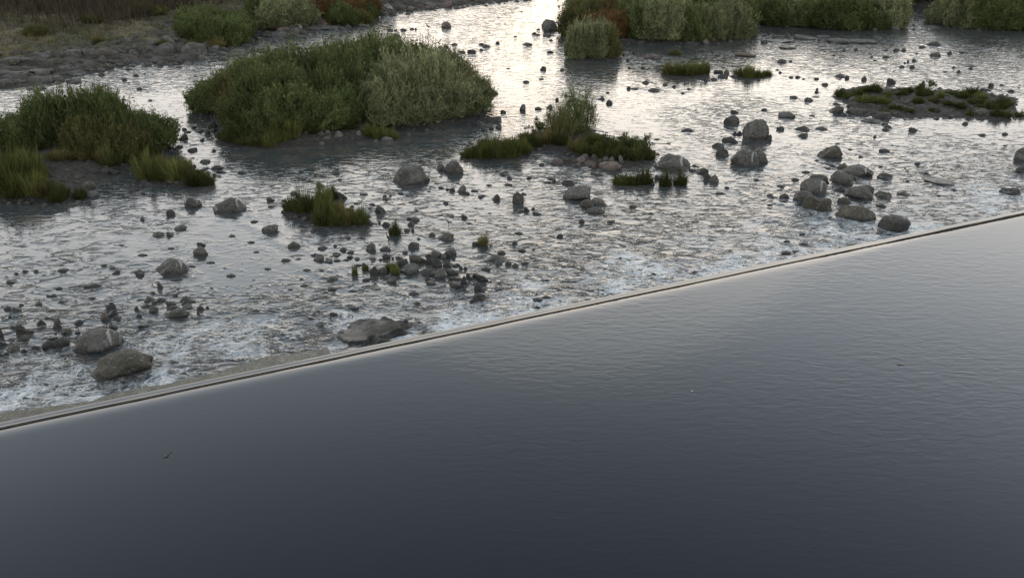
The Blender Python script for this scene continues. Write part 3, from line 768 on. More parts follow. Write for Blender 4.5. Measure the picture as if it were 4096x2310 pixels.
cf = [(0.004, -0.05), (0.007, -0.009), (0.03, -0.0135), (0.055, -0.018), (0.085, -0.0205), (CREST * 0.5, -0.0215), (CREST * 0.80, -0.0235), (CREST * 0.88, -0.0275), (CREST * 0.94, -0.034), (CREST * 0.985, -0.045), (CREST + 0.012, -0.075), (CREST + 0.04, -0.2), (CREST + 0.10, -0.55), (CREST + 0.2, -1.08)]
crest = extrude_profile("crest_water", cf, -120, 160, M['crest'], 400, 0.002)
tag(crest, kind='structure')

def box_strip(name, d0, d1, z0, z1, s0, s1, mat, parent, ns=120, jz=0.0, jd=0.0, seed=1):
    """a long bar along the weir with an uneven top and outer edge"""
    V, F = [], []
    sv = np.linspace(s0, s1, ns)
    jzv = jz * fbm(sv * 0.9, sv * 0 + seed, 4, seed); jdv = jd * fbm(sv * 0.7, sv * 0 + seed + 5, 4, seed + 2)
    for k, s in enumerate(sv):
        if name == 'lip': jzv[k] += 0.022 * min(1, max(0, (s - 13) / 9)) ** 2
        for d, z in ((d0, z0), (d0, z1 + jzv[k]), (d1 + jdv[k], z1 + jzv[k]), (d1 + jdv[k] + 0.02, z0)):
            p = wd(s, d); V.append((p[0], p[1], z))
    for k in range(ns - 1):
        for j in range(4):
            a, b = 4 * k + j, 4 * k + (j + 1) % 4
            F.append((a, b, b + 4, a + 4))
    F.append((0, 3, 2, 1)); F.append(tuple(4 * (ns - 1) + j for j in range(4)))
    return mesh_obj(name, V, F, mat, parent, smooth=False)
p0 = wd(0, 0)
weir = empty("weir", (0, 0, 0))
tag(weir, "straight low concrete weir between the still pool and the rapids", "weir")
box_strip("core", -0.6, CREST - 0.03, -1.9, -0.12, -120, 160, M['concrete'], weir, 2)
lip = box_strip("lip", -0.020, 0.004, -0.2, -0.012, -120, 160, M['lip'], weir, 900, 0.009, 0.004, 3)
s_end = float((plane(1330, 1440, -0.25) - W0) @ TV)
box_strip("apron", CREST + 0.06, CREST + 0.43, -1.9, -0.15, -30, s_end, M['concrete'], weir, 260, 0.06, 0.12, 6)
# ------------------------------------------------------------------ rocks
def rock_mesh(name, seed, shape, sub, mat):
    r = random.Random(seed)
    bm = bmesh.new()
    bmesh.ops.create_icosphere(bm, subdivisions=sub, radius=1.0)
    ncut = {'round': 10, 'blocky': 14, 'wedge': 11, 'long': 10, 'slab': 9, 'tall': 15}[shape]
    cuts = []
    for i in range(ncut):
        n = Vector((r.gauss(0, 1), r.gauss(0, 1), r.gauss(0.15, 0.7))).normalized()
        cuts.append((n, r.uniform(0.55, 0.88) if shape in ('blocky', 'wedge', 'tall') else r.uniform(0.68, 0.92)))
    if shape == 'slab': cuts.append((Vector((r.uniform(-.2, .2), r.uniform(-.2, .2), 1)).normalized(), 0.45))
    if shape == 'wedge': cuts.append((Vector((r.choice((-1, 1)) * 0.75, -0.1, 0.75)).normalized(), 0.35))
    off = Vector((r.uniform(-50, 50), r.uniform(-50, 50), r.uniform(-50, 50)))
    hard = 0.95 if shape in ('blocky', 'wedge', 'tall', 'slab') else 0.8
    for v in bm.verts:
        p = v.co.copy()
        for n, d in cuts:
            q = p.dot(n)
            if q > d: p -= n * (q - d) * hard
        f = 0.17 * noise.noise(p * 1.3 + off) + 0.09 * noise.noise(p * 2.9 + off) + 0.05 * noise.noise(p * 6.5 + off) + 0.02 * noise.noise(p * 13 + off)
        v.co = p + v.co * f
    xs = [v.co.x for v in bm.verts]; ys = [v.co.y for v in bm.verts]; zs = [v.co.z for v in bm.verts]
    for v in bm.verts:
        v.co.x = (v.co.x - min(xs)) / (max(xs) - min(xs)) * 2 - 1
        v.co.y = (v.co.y - min(ys)) / (max(ys) - min(ys)) * 2 - 1
        v.co.z = v.co.z / max(zs) if v.co.z > 0 else v.co.z / -min(zs)
    me = bpy.data.meshes.new(name)
    bm.to_mesh(me); bm.free()
    me.polygons.foreach_set("use_smooth", np.ones(len(me.polygons), dtype=bool))
    me.materials.append(M[mat])
    return me

def put_rock(name, me, dims, yaw=0.0, lift=0.0):
    cx, cy, z, a, b, c = dims
    o = bpy.data.objects.new(name, me)
    o.location = (cx, cy, z + lift * c - 0.01)
    fa = math.atan2(cx, cy)
    o.rotation_euler = (random.uniform(-.06, .06), random.uniform(-.06, .06), -fa + yaw)
    o.scale = (a, b, c * (1 - lift) * 1.0 if lift else c)
    COL.objects.link(o)
    return o

for i, (ox, oy, q, mt, sh, lb) in enumerate(BIG):
    box = (ox + q[0] / TZ, oy + q[1] / TZ, ox + q[2] / TZ, oy + q[3] / TZ)
    d = rock_dims(box, sh)
    me = rock_mesh("boulder", 100 + i, sh, 4, mt)
    o = put_rock("boulder", me, d, 0.0, 0.16 if sh == 'round' else 0.05)
    tag(o, lb, "boulder", "boulders standing in the river and along its banks")

# big wet rock hump beside the weir: one thing, irregular
def hump():
    box = tile(1024, 1000, "812,640,1600,930")[0]
    d = list(rock_dims(box, 'slab'))
    n = 110
    V, F = [], []
    for j in range(n):
        for i in range(n):
            u, v = i / (n - 1) * 2 - 1, j / (n - 1) * 2 - 1
            x, y = u * d[3] * 1.06, v * d[4] * 1.15
            rr = math.sqrt((u * 1.02) ** 2 + v * v) + 0.2 * noise.noise(Vector((u * 2.2, v * 2.2, 3.3))) + 0.12 * noise.noise(Vector((u * 6, v * 6, 1.3)))
            h = max(0.0, 1 - rr ** 2.6) if rr < 1 else -(rr - 1) * 1.2
            h *= 0.3
            h += 0.13 * noise.noise(Vector((x * 0.9, y * 2.2, 1.7))) + 0.10 * noise.noise(Vector((x * 2.6, y * 4.4, 4.7))) + 0.05 * noise.noise(Vector((x * 7, y * 9, 2.7)))
            h = min(h, 0.17 + 0.06 * u + 0.05 * noise.noise(Vector((x * 3, y * 3, 8.1))))
            V.append((x, y, h - 0.075))
    F = grid_faces(n, n)
    o = mesh_obj("rock_hump", V, F, M['ledge_wet'])
    o.location = (d[0], d[1], WATER)
    o.rotation_euler = (0, 0, math.atan2(TV[1], TV[0]) * 0.9)
    tag(o, "broad flat wet dark rock awash with foam right below the weir", "rock")
M['ledge_wet'] = rock_mat('ledge_wet', (0.014, 0.012, 0.011), (0.042, 0.036, 0.032), (0.10, 0.092, 0.085), 0.3, moss=0.5)
hump()

VAR = {}
for mt in ('dark_stone', 'granite', 'brown_stone', 'pink_stone'):
    VAR[mt] = [rock_mesh("stone", 300 + k + hash(mt[0]) % 1, sh, 3, mt) for k, sh in enumerate(('round', 'blocky', 'wedge', 'round', 'blocky', 'long', 'blocky', 'wedge') if mt == 'dark_stone' else ('round', 'blocky', 'blocky', 'long'))]

ZONES = [  # photo rectangle, label, group
 ((1380, 990, 2000, 1200), "dark wet stone in the tight pile of stones by the thin reeds", "stones piled by the thin reeds"),
 ((1900, 980, 2080, 1240), "dark stone in the loose group below the lone sedge clump with twigs", "loose stones below the lone sedge clump"),
 ((-50, 1150, 340, 1460), "rough black stone in the scattered group beside the whitish-crowned boulder", "black stones by the whitish-crowned boulder"),
 ((340, 1150, 860, 1320), "weedy black stone among the rapids beyond the whitish-crowned boulder", "weedy black stones in the rapids"),
 ((0, 1040, 860, 1155), "small dark stone breaking the ripples near the wedge-shaped boulder", "small stones near the wedge-shaped boulder"),
 ((1024, 960, 1500, 1160), "small dark stone in the string of stones leading to the reed pile", "string of stones leading to the reed pile"),
 ((1500, 840, 2000, 990), "small stone in the riffle around the tufted islet and lone sedge", "small stones in the riffle near the lone sedge"),
 ((1024, 640, 1500, 960), "dark stone around the tufted grass islet", "stones around the tufted grass islet"),
 ((560, 840, 860, 1045), "dark blunt stone in the line of stones before the white-streaked boulder", "stones before the white-streaked boulder"),
 ((0, 560, 700, 830), "dark stone on the gravel edge of the grassy willow islet by the left bank", "stones on the gravel edge of the left islet"),
 ((780, 560, 1200, 720), "dark stone in the narrow channel beside the grass tussock", "stones in the channel beside the tussock"),
 ((1180, 480, 1850, 660), "grey stone on the gravel in front of the big willow thicket", "stones in front of the big willow thicket"),
 ((620, 340, 1000, 600), "dark stone in the still side channel beside the big willow thicket", "stones in the side channel by the thicket"),
 ((2180, 600, 2520, 720), "pinkish-grey stone in the pile at the grassy islet with the upright willow", "stones piled at the grassy islet"),
 ((1850, 430, 2260, 580), "dark stone beside the grassy islet with the upright willow", "stones beside the grassy islet"),
 ((1900, 680, 2420, 1060), "small dark stone in the riffle around the round light grey boulder", "stones around the round light grey boulder"),
 ((2420, 560, 3080, 1060), "dark stone in the rapids around the wide domed boulder", "stones around the wide domed boulder"),
 ((3072, 577, 4200, 860), "wet stone among the big boulder cluster by the weir", "stones among the big boulder cluster"),
 ((2800, 260, 3072, 600), "dark stone around the sedge patches and the tallest craggy boulder", "stones near the tallest craggy boulder"),
 ((2380, 150, 3072, 260), "stone in the shallows before the willow thicket of the far islet", "stones before the far willow islet"),
 ((2380, 240, 2800, 480), "dark stone in the glittering riffle before the low sedge patch", "stones in the glittering riffle"),
 ((2040, 80, 2380, 440), "reddish-brown stone in the bright riffle near the block-shaped willow", "stones near the block-shaped willow"),
 ((1440, 100, 2048, 230), "dark stone in the bright water behind the big willow thicket", "stones behind the big willow thicket"),
 ((1024, 0, 2048, 100), "brown rock along the far stony shore", "rocks along the far stony shore"),
 ((860, 120, 1300, 220), "dark stone in the shallows by the pinkish stony point", "stones by the pinkish stony point"),
 ((300, 130, 860, 300), "grey rock heaped on the rocky left shore", "rocks heaped on the rocky left shore"),
 ((3300, 300, 4100, 520), "dark stone on or beside the low gravel islet with sedge tufts", "stones at the low gravel islet"),
 ((3072, 90, 3700, 300), "dark flat stone in the wide shallows below the far bank willows", "stones in the wide shallows"),
 ((3600, 90, 4100, 420), "dark stone in the deep water off the far bank", "stones off the far bank"),
 ((3000, 260, 3400, 600), "small dark stone in the silvery shallows between the sedge patch and gravel islet", "stones in the silvery shallows"),
]
def zone(x, y):
    for (a, b, c, d), lb, gr in ZONES:
        if a <= x <= c and b <= y <= d: return lb, gr
    return "small dark stone breaking the surface of the rapids", "stones scattered in the rapids"
PILES = ((1380, 990, 2000, 1200), (2180, 600, 2520, 720), (300, 130, 860, 300))
order = sorted(range(len(ROCKS)), key=lambda i: -(ROCKS[i][2] - ROCKS[i][0]) * (ROCKS[i][3] - ROCKS[i][1]))
keep = set(order[:296])
small = []
for i, box in enumerate(ROCKS):
    xc, yb = 0.5 * (box[0] + box[2]), box[3]
    asp = (box[3] - box[1]) / (box[2] - box[0])
    sh = 'long' if asp < 0.42 else random.choice(('round', 'blocky'))
    d = rock_dims(box, sh)
    if i not in keep:
        small.append(d); continue
    if xc < 1000 and yb < 300 or yb < 130 and xc < 2100: mt = 'granite' if xc < 1000 else 'pink_stone'
    elif 2040 < xc < 2400 and yb < 400: mt = 'pink_stone'
    elif 2180 < xc < 2520 and 600 < yb < 700: mt = random.choice(('pink_stone', 'granite', 'brown_stone'))
    elif 1180 < xc < 1700 and 480 < yb < 600: mt = 'granite'
    elif yb > 1150 and xc < 900: mt = random.choice(('dark_stone', 'dark_stone', 'brown_stone'))
    else: mt = random.choice(('dark_stone', 'dark_stone', 'dark_stone', 'granite', 'brown_stone'))
    me = random.choice(VAR[mt])
    o = put_rock("stone", me, d, random.choice((0, math.pi)) + random.uniform(-0.25, 0.25), 0.08)
    lb, gr = zone(xc, yb)
    tag(o, lb, "stone", gr)

for k, box in enumerate(SLABS):
    d = rock_dims(box, 'slab')
    o = put_rock("rock_slab", rock_mesh("rock_slab", 700 + k, 'slab', 4, 'ledge'), d)
    tag(o, "low flat slab of bedrock barely above the water before the far bank", "slab", "flat bedrock slabs in the shallows")
for k, box in enumerate(LEDGES):
    d = list(rock_dims(box, 'slab'))
    d[5] = max(0.15, d[5] * 0.9)
    o = put_rock("rock_ledge", rock_mesh("rock_ledge", 740 + k, 'slab' if k % 3 else 'blocky', 3, 'ledge'), d)
    tag(o, "flat weathered bedrock ledge on the rocky left shore", "ledge", "bedrock ledges on the left shore")

def scatter_mesh(name, items, mat, sub=1, label=None):
    """very many tiny stones in one mesh"""
    protos = []
    for k in range(6):
        bm = bmesh.new(); bmesh.ops.create_icosphere(bm, subdivisions=sub, radius=1)
        for v in bm.verts: v.co *= 1 + 0.35 * noise.noise(v.co * 1.3 + Vector((k * 7.1, 0, 0)))
        bm.verts.ensure_lookup_table()
        protos.append((np.array([v.co[:] for v in bm.verts]), np.array([[v.index for v in f.verts] for f in bm.faces]))); bm.free()
    VV, FF, off = [], [], 0
    for (cx, cy, z, a, b, c) in items:
        v, f = protos[random.randrange(6)]
        t = random.uniform(0, 6.28); ct, st = math.cos(t), math.sin(t)
        q = v * np.array([a, b, c]) if False else v
        q = np.stack([q[:, 0] * ct - q[:, 1] * st, q[:, 0] * st + q[:, 1] * ct, q[:, 2]], 1) * np.array([a, b, c]) + np.array([cx, cy, z])
        VV.append(q); FF.append(f + off); off += len(v)
    o = mesh_obj(name, np.vstack(VV), np.vstack(FF), mat)
    tag(o, label, "pebbles", kind='stuff')
    return o
scatter_mesh("pebbles", small, M['dark_stone'], 2, "tiny dark stones peeping out of the rapids")

# gravel on the islands and along the shores
def scatter_in(pg, n, inset=-0.3, rim=None):
    lo, hi = pg.min(0), pg.max(0)
    lo = np.maximum(lo, (-46, 18)); hi = np.minimum(hi, (48, 82))
    out = np.zeros((0, 2))
    while len(out) < n:
        P = lo + rng.random((max(400, n * 3), 2)) * (hi - lo)
        d = sdist(P, pg)
        m = d > inset
        if rim is not None: m &= d < rim
        if not m.any(): break
        out = np.vstack([out, P[m]])
    return out[:n]
grav = []
for k, n, rim in (('big', 420, 1.2), ('left', 560, 2.2), ('tuss', 90, 0.6), ('mid', 260, 1.0), ('right', 420, None), ('tuft', 60, 0.6), ('sedgeA', 50, None), ('cube', 40, 0.5)):
    for p in scatter_in(ISL[k], n, -0.45, rim):
        s = 0.035 + 0.11 * random.random() ** 2.5
        z = float(max(height(p[0], p[1]), WATER - 0.02))
        grav.append((p[0], p[1], z, s, s * random.uniform(.6, 1), s * random.uniform(.45, .8)))
for p in scatter_in(B_LEFT, 2400, -1.2, 5.0):
    s = 0.05 + 0.3 * random.random() ** 3.5
    z = float(max(height(p[0], p[1]), WATER - 0.02)); grav.append((p[0], p[1], z, s, s * random.uniform(.6, 1), s * random.uniform(.45, .8)))
for p in scatter_in(B_RIGHT, 600, -0.8, 1.2):
    s = 0.05 + 0.18 * random.random() ** 3
    z = float(max(height(p[0], p[1]), WATER - 0.02)); grav.append((p[0], p[1], z, s, s * random.uniform(.6, 1), s * random.uniform(.45, .8)))
scatter_mesh("gravel", grav, M['brown_stone'], 1, "loose grey gravel along the islets and shores")
# stones just awash all over the rapids
awash = []
while len(awash) < 300:
    px, py = random.uniform(-100, 4200), random.uniform(40, 1300)
    x, y = plane(px, py)
    if (np.array([x, y]) - W0) @ NV < 1.2: continue
    if height(x, y) > WATER: continue
    if perlin(x * 0.22, y * 0.16, 61) < 0.14: continue
    s = 0.03 + 0.09 * random.random() ** 2
    awash.append((x, y, WATER - 0.01, s * 1.3, s * 0.8, s * 0.7))
scatter_mesh("awash_stones", awash, M['dark_stone'], 1, "small dark stones awash all over the rapids")
# ------------------------------------------------------------------ plants
def shrub_meshes(seed, n_leaf=17000, leaf=0.07, n_shoot=330, box=0.9, lshoot=1.0):
    """unit shrub: radius about 1, height about 1; lumpy mass of slim leaves, feathery shoots breaking its outline, stems inside"""
    r = np.random.default_rng(seed)
    def shell(phi, ct):
        lump = perlin(np.cos(phi) * 1.5 + 5 + ct, np.sin(phi) * 1.5 + 5 - ct * 1.3, seed) + 0.6 * perlin(np.cos(phi) * 3.4 + 2 * ct, np.sin(phi) * 3.4 + 9 - 2.2 * ct, seed + 3)
        return 0.86 * (1 + 0.32 * lump)
    def leaves(P, up):
        n = len(P)
        d = np.array([0, 0, 1.0]) * up + r.normal(0, 0.6, (n, 3)); d /= np.linalg.norm(d, axis=1)[:, None]
        sd = np.cross(d, r.normal(0, 1, (n, 3))); sd /= np.linalg.norm(sd, axis=1)[:, None] + 1e-9
        L = leaf * r.uniform(0.55, 1.3, n)[:, None]; W = L * 0.16
        return np.stack([P, P + d * L * 0.5 + sd * W, P + d * L, P + d * L * 0.5 - sd * W], 1).reshape(-1, 3)
    phi = r.random(n_leaf) * 2 * np.pi; ct = r.random(n_leaf) ** 0.9
    st = np.sqrt(1 - ct ** 2)
    f = 1 - np.abs(r.normal(0, 0.16, n_leaf)); f = np.clip(f, 0.3, 1.04) * shell(phi, ct)
    rr = np.where(ct < 0.45, 0.86 + 0.14 * ct / 0.45, 1.0)
    P = np.stack([np.cos(phi) * st ** box * f * rr, np.sin(phi) * st ** box * f * rr, ct * f], 1)
    LV = [leaves(P, 0.5)]
    stems_v, stems_f = [], []
    ph = r.random(n_shoot) * 2 * np.pi; c2 = r.random(n_shoot) ** 0.6
    for k in range(n_shoot):
        s2 = math.sqrt(1 - c2[k] ** 2)
        q = float(shell(ph[k:k+1], c2[k:k+1])[0])
        root = np.array([math.cos(ph[k]) * s2 ** box * q, math.sin(ph[k]) * s2 ** box * q, c2[k] * q])
        dr = np.array([root[0] * 0.5, root[1] * 0.5, 0.75]) + r.normal(0, 0.22, 3); dr /= np.linalg.norm(dr)
        L = (r.uniform(0.10, 0.26) + 0.24 * r.random() ** 4) * lshoot
        t = r.random(13)
        LV.append(leaves(root * 0.94 + dr * L * t[:, None] + r.normal(0, 0.012, (13, 3)), 0.8))
        if k % 3 == 0:
            base = np.array([math.cos(ph[k]), math.sin(ph[k]), 0]) * s2 * 0.35 + np.append(r.normal(0, .04, 2), -0.08)
            pts = [base, base * .6 + root * .4 + np.array([0, 0, .05]), root * .95, root * 0.94 + dr * L * (1.0 if k % 12 else 1.9)]
            o0 = len(stems_v)
            for p_, w_ in zip(pts, (0.013, 0.010, 0.006, 0.002)):
                for j in range(3): stems_v.append(p_ + np.array([math.cos(j * 2.094), math.sin(j * 2.094), 0]) * w_)
            for s_ in range(3):
                for j in range(3): stems_f.append((o0 + 3 * s_ + j, o0 + 3 * s_ + (j + 1) % 3, o0 + 3 * s_ + 3 + (j + 1) % 3, o0 + 3 * s_ + 3 + j))
    V = np.vstack(LV); F = np.arange(len(V)).reshape(-1, 4)
    return V, F, np.repeat(np.clip(r.normal(0.45, 0.3, len(F)), 0, 1), 4), np.array(stems_v), stems_f

def make_shrub_proto(seed, mat, **kw):
    V, F, tone, sv, sf = shrub_meshes(seed, **kw)
    root = bpy.data.objects.new("willow_shrub", None)
    COL.objects.link(root)
    mesh_obj("crown", V, F, M[mat], root, smooth=False, attrs={'tone': tone})
    mesh_obj("trunk", sv, sf, M['bark'], root)
    return root
SHRUBS, USED = {}, set()
for k, (mat, n) in {'willow': ('willow', 4), 'willow_pale': ('willow_pale', 3), 'willow_rust': ('willow_rust', 2), 'willow_olive': ('willow_olive', 3)}.items():
    SHRUBS[k] = [make_shrub_proto(11 + 7 * j + len(k), mat, leaf=0.072 if k != 'willow_pale' else 0.08) for j in range(n)]

SHRUBS['airy'] = [make_shrub_proto(91 + j, 'willow_olive', n_leaf=2600, n_shoot=300, leaf=0.075, lshoot=1.7) for j in range(2)]
SHRUBS['airy_green'] = [make_shrub_proto(95 + j, 'willow', n_leaf=3000, n_shoot=300, leaf=0.075, lshoot=1.6) for j in range(2)]
def put_shrub(x, y, w, h, kind, label, group, sink=0.05):
    p = random.choice(SHRUBS[kind])
    o = p if p not in USED else copy_tree(p)
    USED.add(p)
    z = float(max(height(x, y), WATER - 0.05)) - sink
    o.location = (x, y, z); o.rotation_euler = (0, 0, random.uniform(0, 6.28)); o.scale = (w, w, h)
    tag(o, label, "shrub", group)
    return o

def thicket(pg_px, spacing, wr, hr, kindf, label, group, inset=0.2, place=None, hf=None):
    random.seed(len(pg_px) * 7 + 3)
    rg = np.random.default_rng(len(pg_px))
    pg = poly(pg_px)
    lo, hi = pg.min(0), pg.max(0)
    pts = []
    for _ in range(4000):
        p = lo + rg.random(2) * (hi - lo)
        if sdist(p[None], pg)[0] < inset: continue
        if all((p[0] - q[0]) ** 2 + (p[1] - q[1]) ** 2 > spacing ** 2 for q in pts): pts.append(p)
    for p in pts:
        k = kindf(p)
        h = random.uniform(*hr) * (0.5 + 0.5 * min(1, float(sdist(p[None], pg)[0]) / 1.6)) * (hf(p) if hf else 1)
        lb, gr = (label[k], group + ", " + k.replace('willow_', '').replace('willow', 'dark')) if isinstance(label, dict) else (label, group)
        if place and k != 'willow_pale':
            w_ = place(p); lb, gr = lb.replace(' in the big thicket on the midstream island', w_[0]).replace(' on the outer side of the big midstream thicket', w_[0]), gr + ', ' + w_[1]
        put_shrub(p[0], p[1], random.uniform(*wr), h, k, lb, gr)

# the big thicket on the midstream island
_gr, _ch, _bk = [np.array([plane(*q) for q in L_]) for L_ in ([(1100, 570), (1300, 550), (1480, 510)], [(840, 470), (900, 540), (830, 430)], [(1113, 392), (1383, 318), (1590, 306), (1815, 345)])]
def place_big(p):
    dist = [min(np.linalg.norm(L_ - p, axis=1)) for L_ in (_gr, _ch, _bk)] + [math.hypot(*(p - pale_c)) - 1.0, 3.2]
    return ((" of the big thicket standing over the gravel", "over the gravel"), (" at the side-channel end of the big thicket", "side-channel end"), (" along the back of the big thicket facing upriver", "back"),
            (" of the big thicket next to the pale silvery willows", "beside the pale ones"), (" in the heart of the big midstream thicket", "heart"))[int(np.argmin(dist))]
pale_c = plane(1735, 455)
def kind_big(p):
    d = math.hypot((p[0] - pale_c[0]) / 2.3, (p[1] - pale_c[1]) / 2.6)
    if d < 1: return 'willow_pale'
    rgt = plane(1900, 380)
    if math.hypot(p[0] - rgt[0], (p[1] - rgt[1]) * 0.6) < 2.4: return 'willow_olive'
    return 'willow_olive' if perlin(p[0] * 0.3, p[1] * 0.3, 77) > 0.28 else 'willow'
thicket([(850, 480), (930, 552), (1100, 560), (1250, 545), (1480, 498), (1560, 508), (1750, 508), (1870, 468), (1925, 400), (1815, 345), (1590, 306), (1383, 318), (1113, 392), (835, 428)],
        0.95, (1.05, 1.4), (1.75, 2.2), kind_big,
        {'willow': "dark green willow shrub in the big thicket on the midstream island",
         'willow_pale': "pale silvery willow shrub at the stony end of the big midstream thicket",
         'willow_olive': "olive-brown willow shrub on the outer side of the big midstream thicket"}, "willows of the big midstream thicket", 0.2, place_big)
# thicket on the islet by the left edge
def kind_left(p): return 'willow_pale' if p[0] < plane(180, 600)[0] and random.random() < 0.6 else ('willow_olive' if random.random() < 0.08 else 'willow')
thicket([(-450, 660), (0, 640), (200, 625), (420, 632), (560, 640), (630, 605), (590, 575), (430, 550), (250, 568), (0, 615), (-450, 655)],
        0.9, (1.0, 1.35), (2.0, 2.5), kind_left,
        {'willow': "dark green willow shrub on the gravelly islet next to the still side channel",
         'willow_pale': "pale green willow shrub on the gravelly islet next to the still side channel",
         'willow_olive': "yellowish willow shrub on the gravelly islet next to the still side channel"}, "willows of the gravelly side islet", 0.05, None, lambda p: 0.78 + 0.32 * math.exp(-((p[0] - plane(370, 580)[0]) / 2.2) ** 2))
random.seed(41)
# the block-shaped willow standing alone, three stems close together
for px, py, w, h in ((2310, 232, 0.85, 1.75), (2375, 232, 0.95, 1.8), (2432, 228, 0.8, 1.65), (2345, 215, 0.85, 1.75), (2410, 213, 0.85, 1.7)):
    x, y = plane(px, py)
    put_shrub(x, y, w, h, 'willow_pale' if px < 2420 else 'willow_olive', "willow in the block-shaped clump standing alone in the bright water", "block-shaped willow clump")
# far islet and far bank
def band(px_list, kind, wr, hr, label, group):
    for px, py in px_list:
        x, y = plane(px, py)
        put_shrub(x, y, random.uniform(*wr), random.uniform(*hr), random.choice(kind) if isinstance(kind, tuple) else kind, label, group)
band([(2600, 160), (2680, 165), (2760, 162), (2840, 156), (2920, 148), (2960, 132), (2640, 140), (2720, 140), (2800, 138), (2880, 130), (2930, 112), (2690, 118), (2780, 112), (2860, 105)],
     ('willow_pale', 'willow_pale', 'willow'), (1.2, 1.7), (1.5, 2.3), "grey-green willow shrub in the thicket above the reddish shore stones", "grey-green willows of the far islet")
band([(2560, 158), (2600, 120), (2620, 95), (2540, 125)], 'willow', (1.2, 1.6), (1.7, 2.1), "dark willow shrub between the rusty and the grey-green willows", "dark willows of the far islet")
band([(2300, 140), (2360, 146), (2420, 150), (2480, 152), (2330, 112), (2400, 112), (2470, 115), (2530, 120), (2340, 84), (2420, 78), (2500, 82)],
     ('willow_rust', 'willow_olive'), (1.1, 1.5), (1.2, 1.7), "rusty-brown willow shrub on the sunlit end of the far islet", "rusty willows of the far islet")
band([(2350, 40), (2450, 40), (2560, 45), (2660, 60), (2760, 50), (2860, 50), (2950, 60), (2500, 5), (2640, 10), (2780, 0), (2920, 5)],
     ('willow', 'willow_olive', 'willow_pale'), (1.6, 2.2), (2.2, 3.0), "tall willow shrub behind the thicket of the far islet", "tall willows behind the far islet")
band([(3050, 80), (3110, 96), (3180, 98), (3250, 102), (3320, 108), (3390, 112), (3460, 110), (3530, 107), (3080, 62), (3160, 72), (3240, 76), (3320, 82), (3400, 86), (3480, 86), (3545, 82),
      (3040, 40), (3130, 45), (3230, 50), (3330, 54), (3430, 58), (3530, 58)],
     ('willow', 'willow', 'willow', 'willow_pale'), (1.3, 2.0), (1.4, 2.3), "dark willow shrub along the far bank before the narrow side channel", "willows before the narrow side channel")
band([(3790, 92), (3850, 104), (3910, 110), (3970, 112), (4030, 112), (4090, 112), (4160, 114), (4240, 116), (4330, 118), (3810, 66), (3880, 80), (3960, 86), (4040, 88), (4120, 90), (4210, 92),
      (3800, 40), (3890, 52), (3980, 58), (4080, 60), (4180, 62)],
     ('willow', 'willow', 'willow_pale'), (1.3, 2.0), (1.5, 2.5), "dark willow shrub on the far bank beyond the narrow side channel", "willows beyond the narrow side channel")
band([(2980, 15), (3080, 5), (3200, 10), (3320, 15), (3450, 18), (3580, 18), (3700, 15), (3820, 12), (3950, 18), (4080, 20), (3000, -25), (3150, -25), (3300, -22), (3450, -20), (3600, -20), (3750, -22), (3900, -20), (4060, -18)],
     ('willow',), (1.9, 2.6), (1.8, 2.7), "tall dark willow at the back of the far bank thicket", "tall willows at the back of the far bank")
# left bank shrubs
band([(790, 172), (850, 178), (910, 172), (950, 150), (800, 140), (860, 140), (920, 135)], ('willow',), (1.2, 1.6), (1.15, 1.6), "blue-green shrub beside the heaped rocks of the left shore", "blue-green shrubs beside the heaped rocks")
band([(1050, 112), (1110, 118), (1165, 115), (1200, 108), (1070, 85), (1130, 82), (1190, 85)], ('willow', 'willow_pale'), (1.3, 1.7), (1.3, 1.75), "grey-green shrub behind the pinkish stony point", "grey-green shrubs behind the stony point")
band([(1240, 92), (1285, 90), (1330, 84), (1375, 78), (1420, 70), (1455, 60), (1300, 68), (1360, 60), (1420, 48), (1230, 70)], 'willow_rust', (1.2, 1.6), (1.0, 1.5), "rust-orange shrub on the left bank behind the pinkish rocks", "rust-orange shrubs on the left bank")
band([(1365, 98), (1400, 98), (1435, 92), (1465, 74), (1340, 98)], ('willow', 'willow_olive'), (0.9, 1.2), (0.8, 1.2), "low green shrub at the water before the rust-orange ones", "low green shrubs before the rust-orange ones")
band([(1180, 40), (1260, 30), (1340, 25), (1430, 18), (1500, 12), (1120, 35)], ('willow_olive', 'willow'), (1.6, 2.2), (1.6, 2.2), "dark shrub on the bank behind the rust-orange shrubs", "dark shrubs behind the rust-orange ones")
band([(560, 128), (500, 122), (620, 125)], 'willow_olive', (1.1, 1.4), (0.5, 0.7), "low dull green shrub on the dry grass of the left bank", "low shrubs on the dry bank")
band([(160, 218), (380, 180)], 'willow_olive', (0.7, 0.9), (0.35, 0.5), "small dull green bush among the left shore ledges", "small bushes among the ledges")
# upright willow and twiggy shrubs of the grassy islet
for px, py, w, h, k in ((2290, 548, 0.6, 1.45, 'airy_green'), (2335, 535, 0.55, 1.3, 'airy_green'), (2225, 548, 0.6, 0.9, 'airy'), (2255, 562, 0.5, 0.8, 'airy')):
    x, y = plane(px, py); put_shrub(x, y, w, h, k, "upright feathery willow on the grassy islet amid the rapids", "upright willows of the grassy islet")

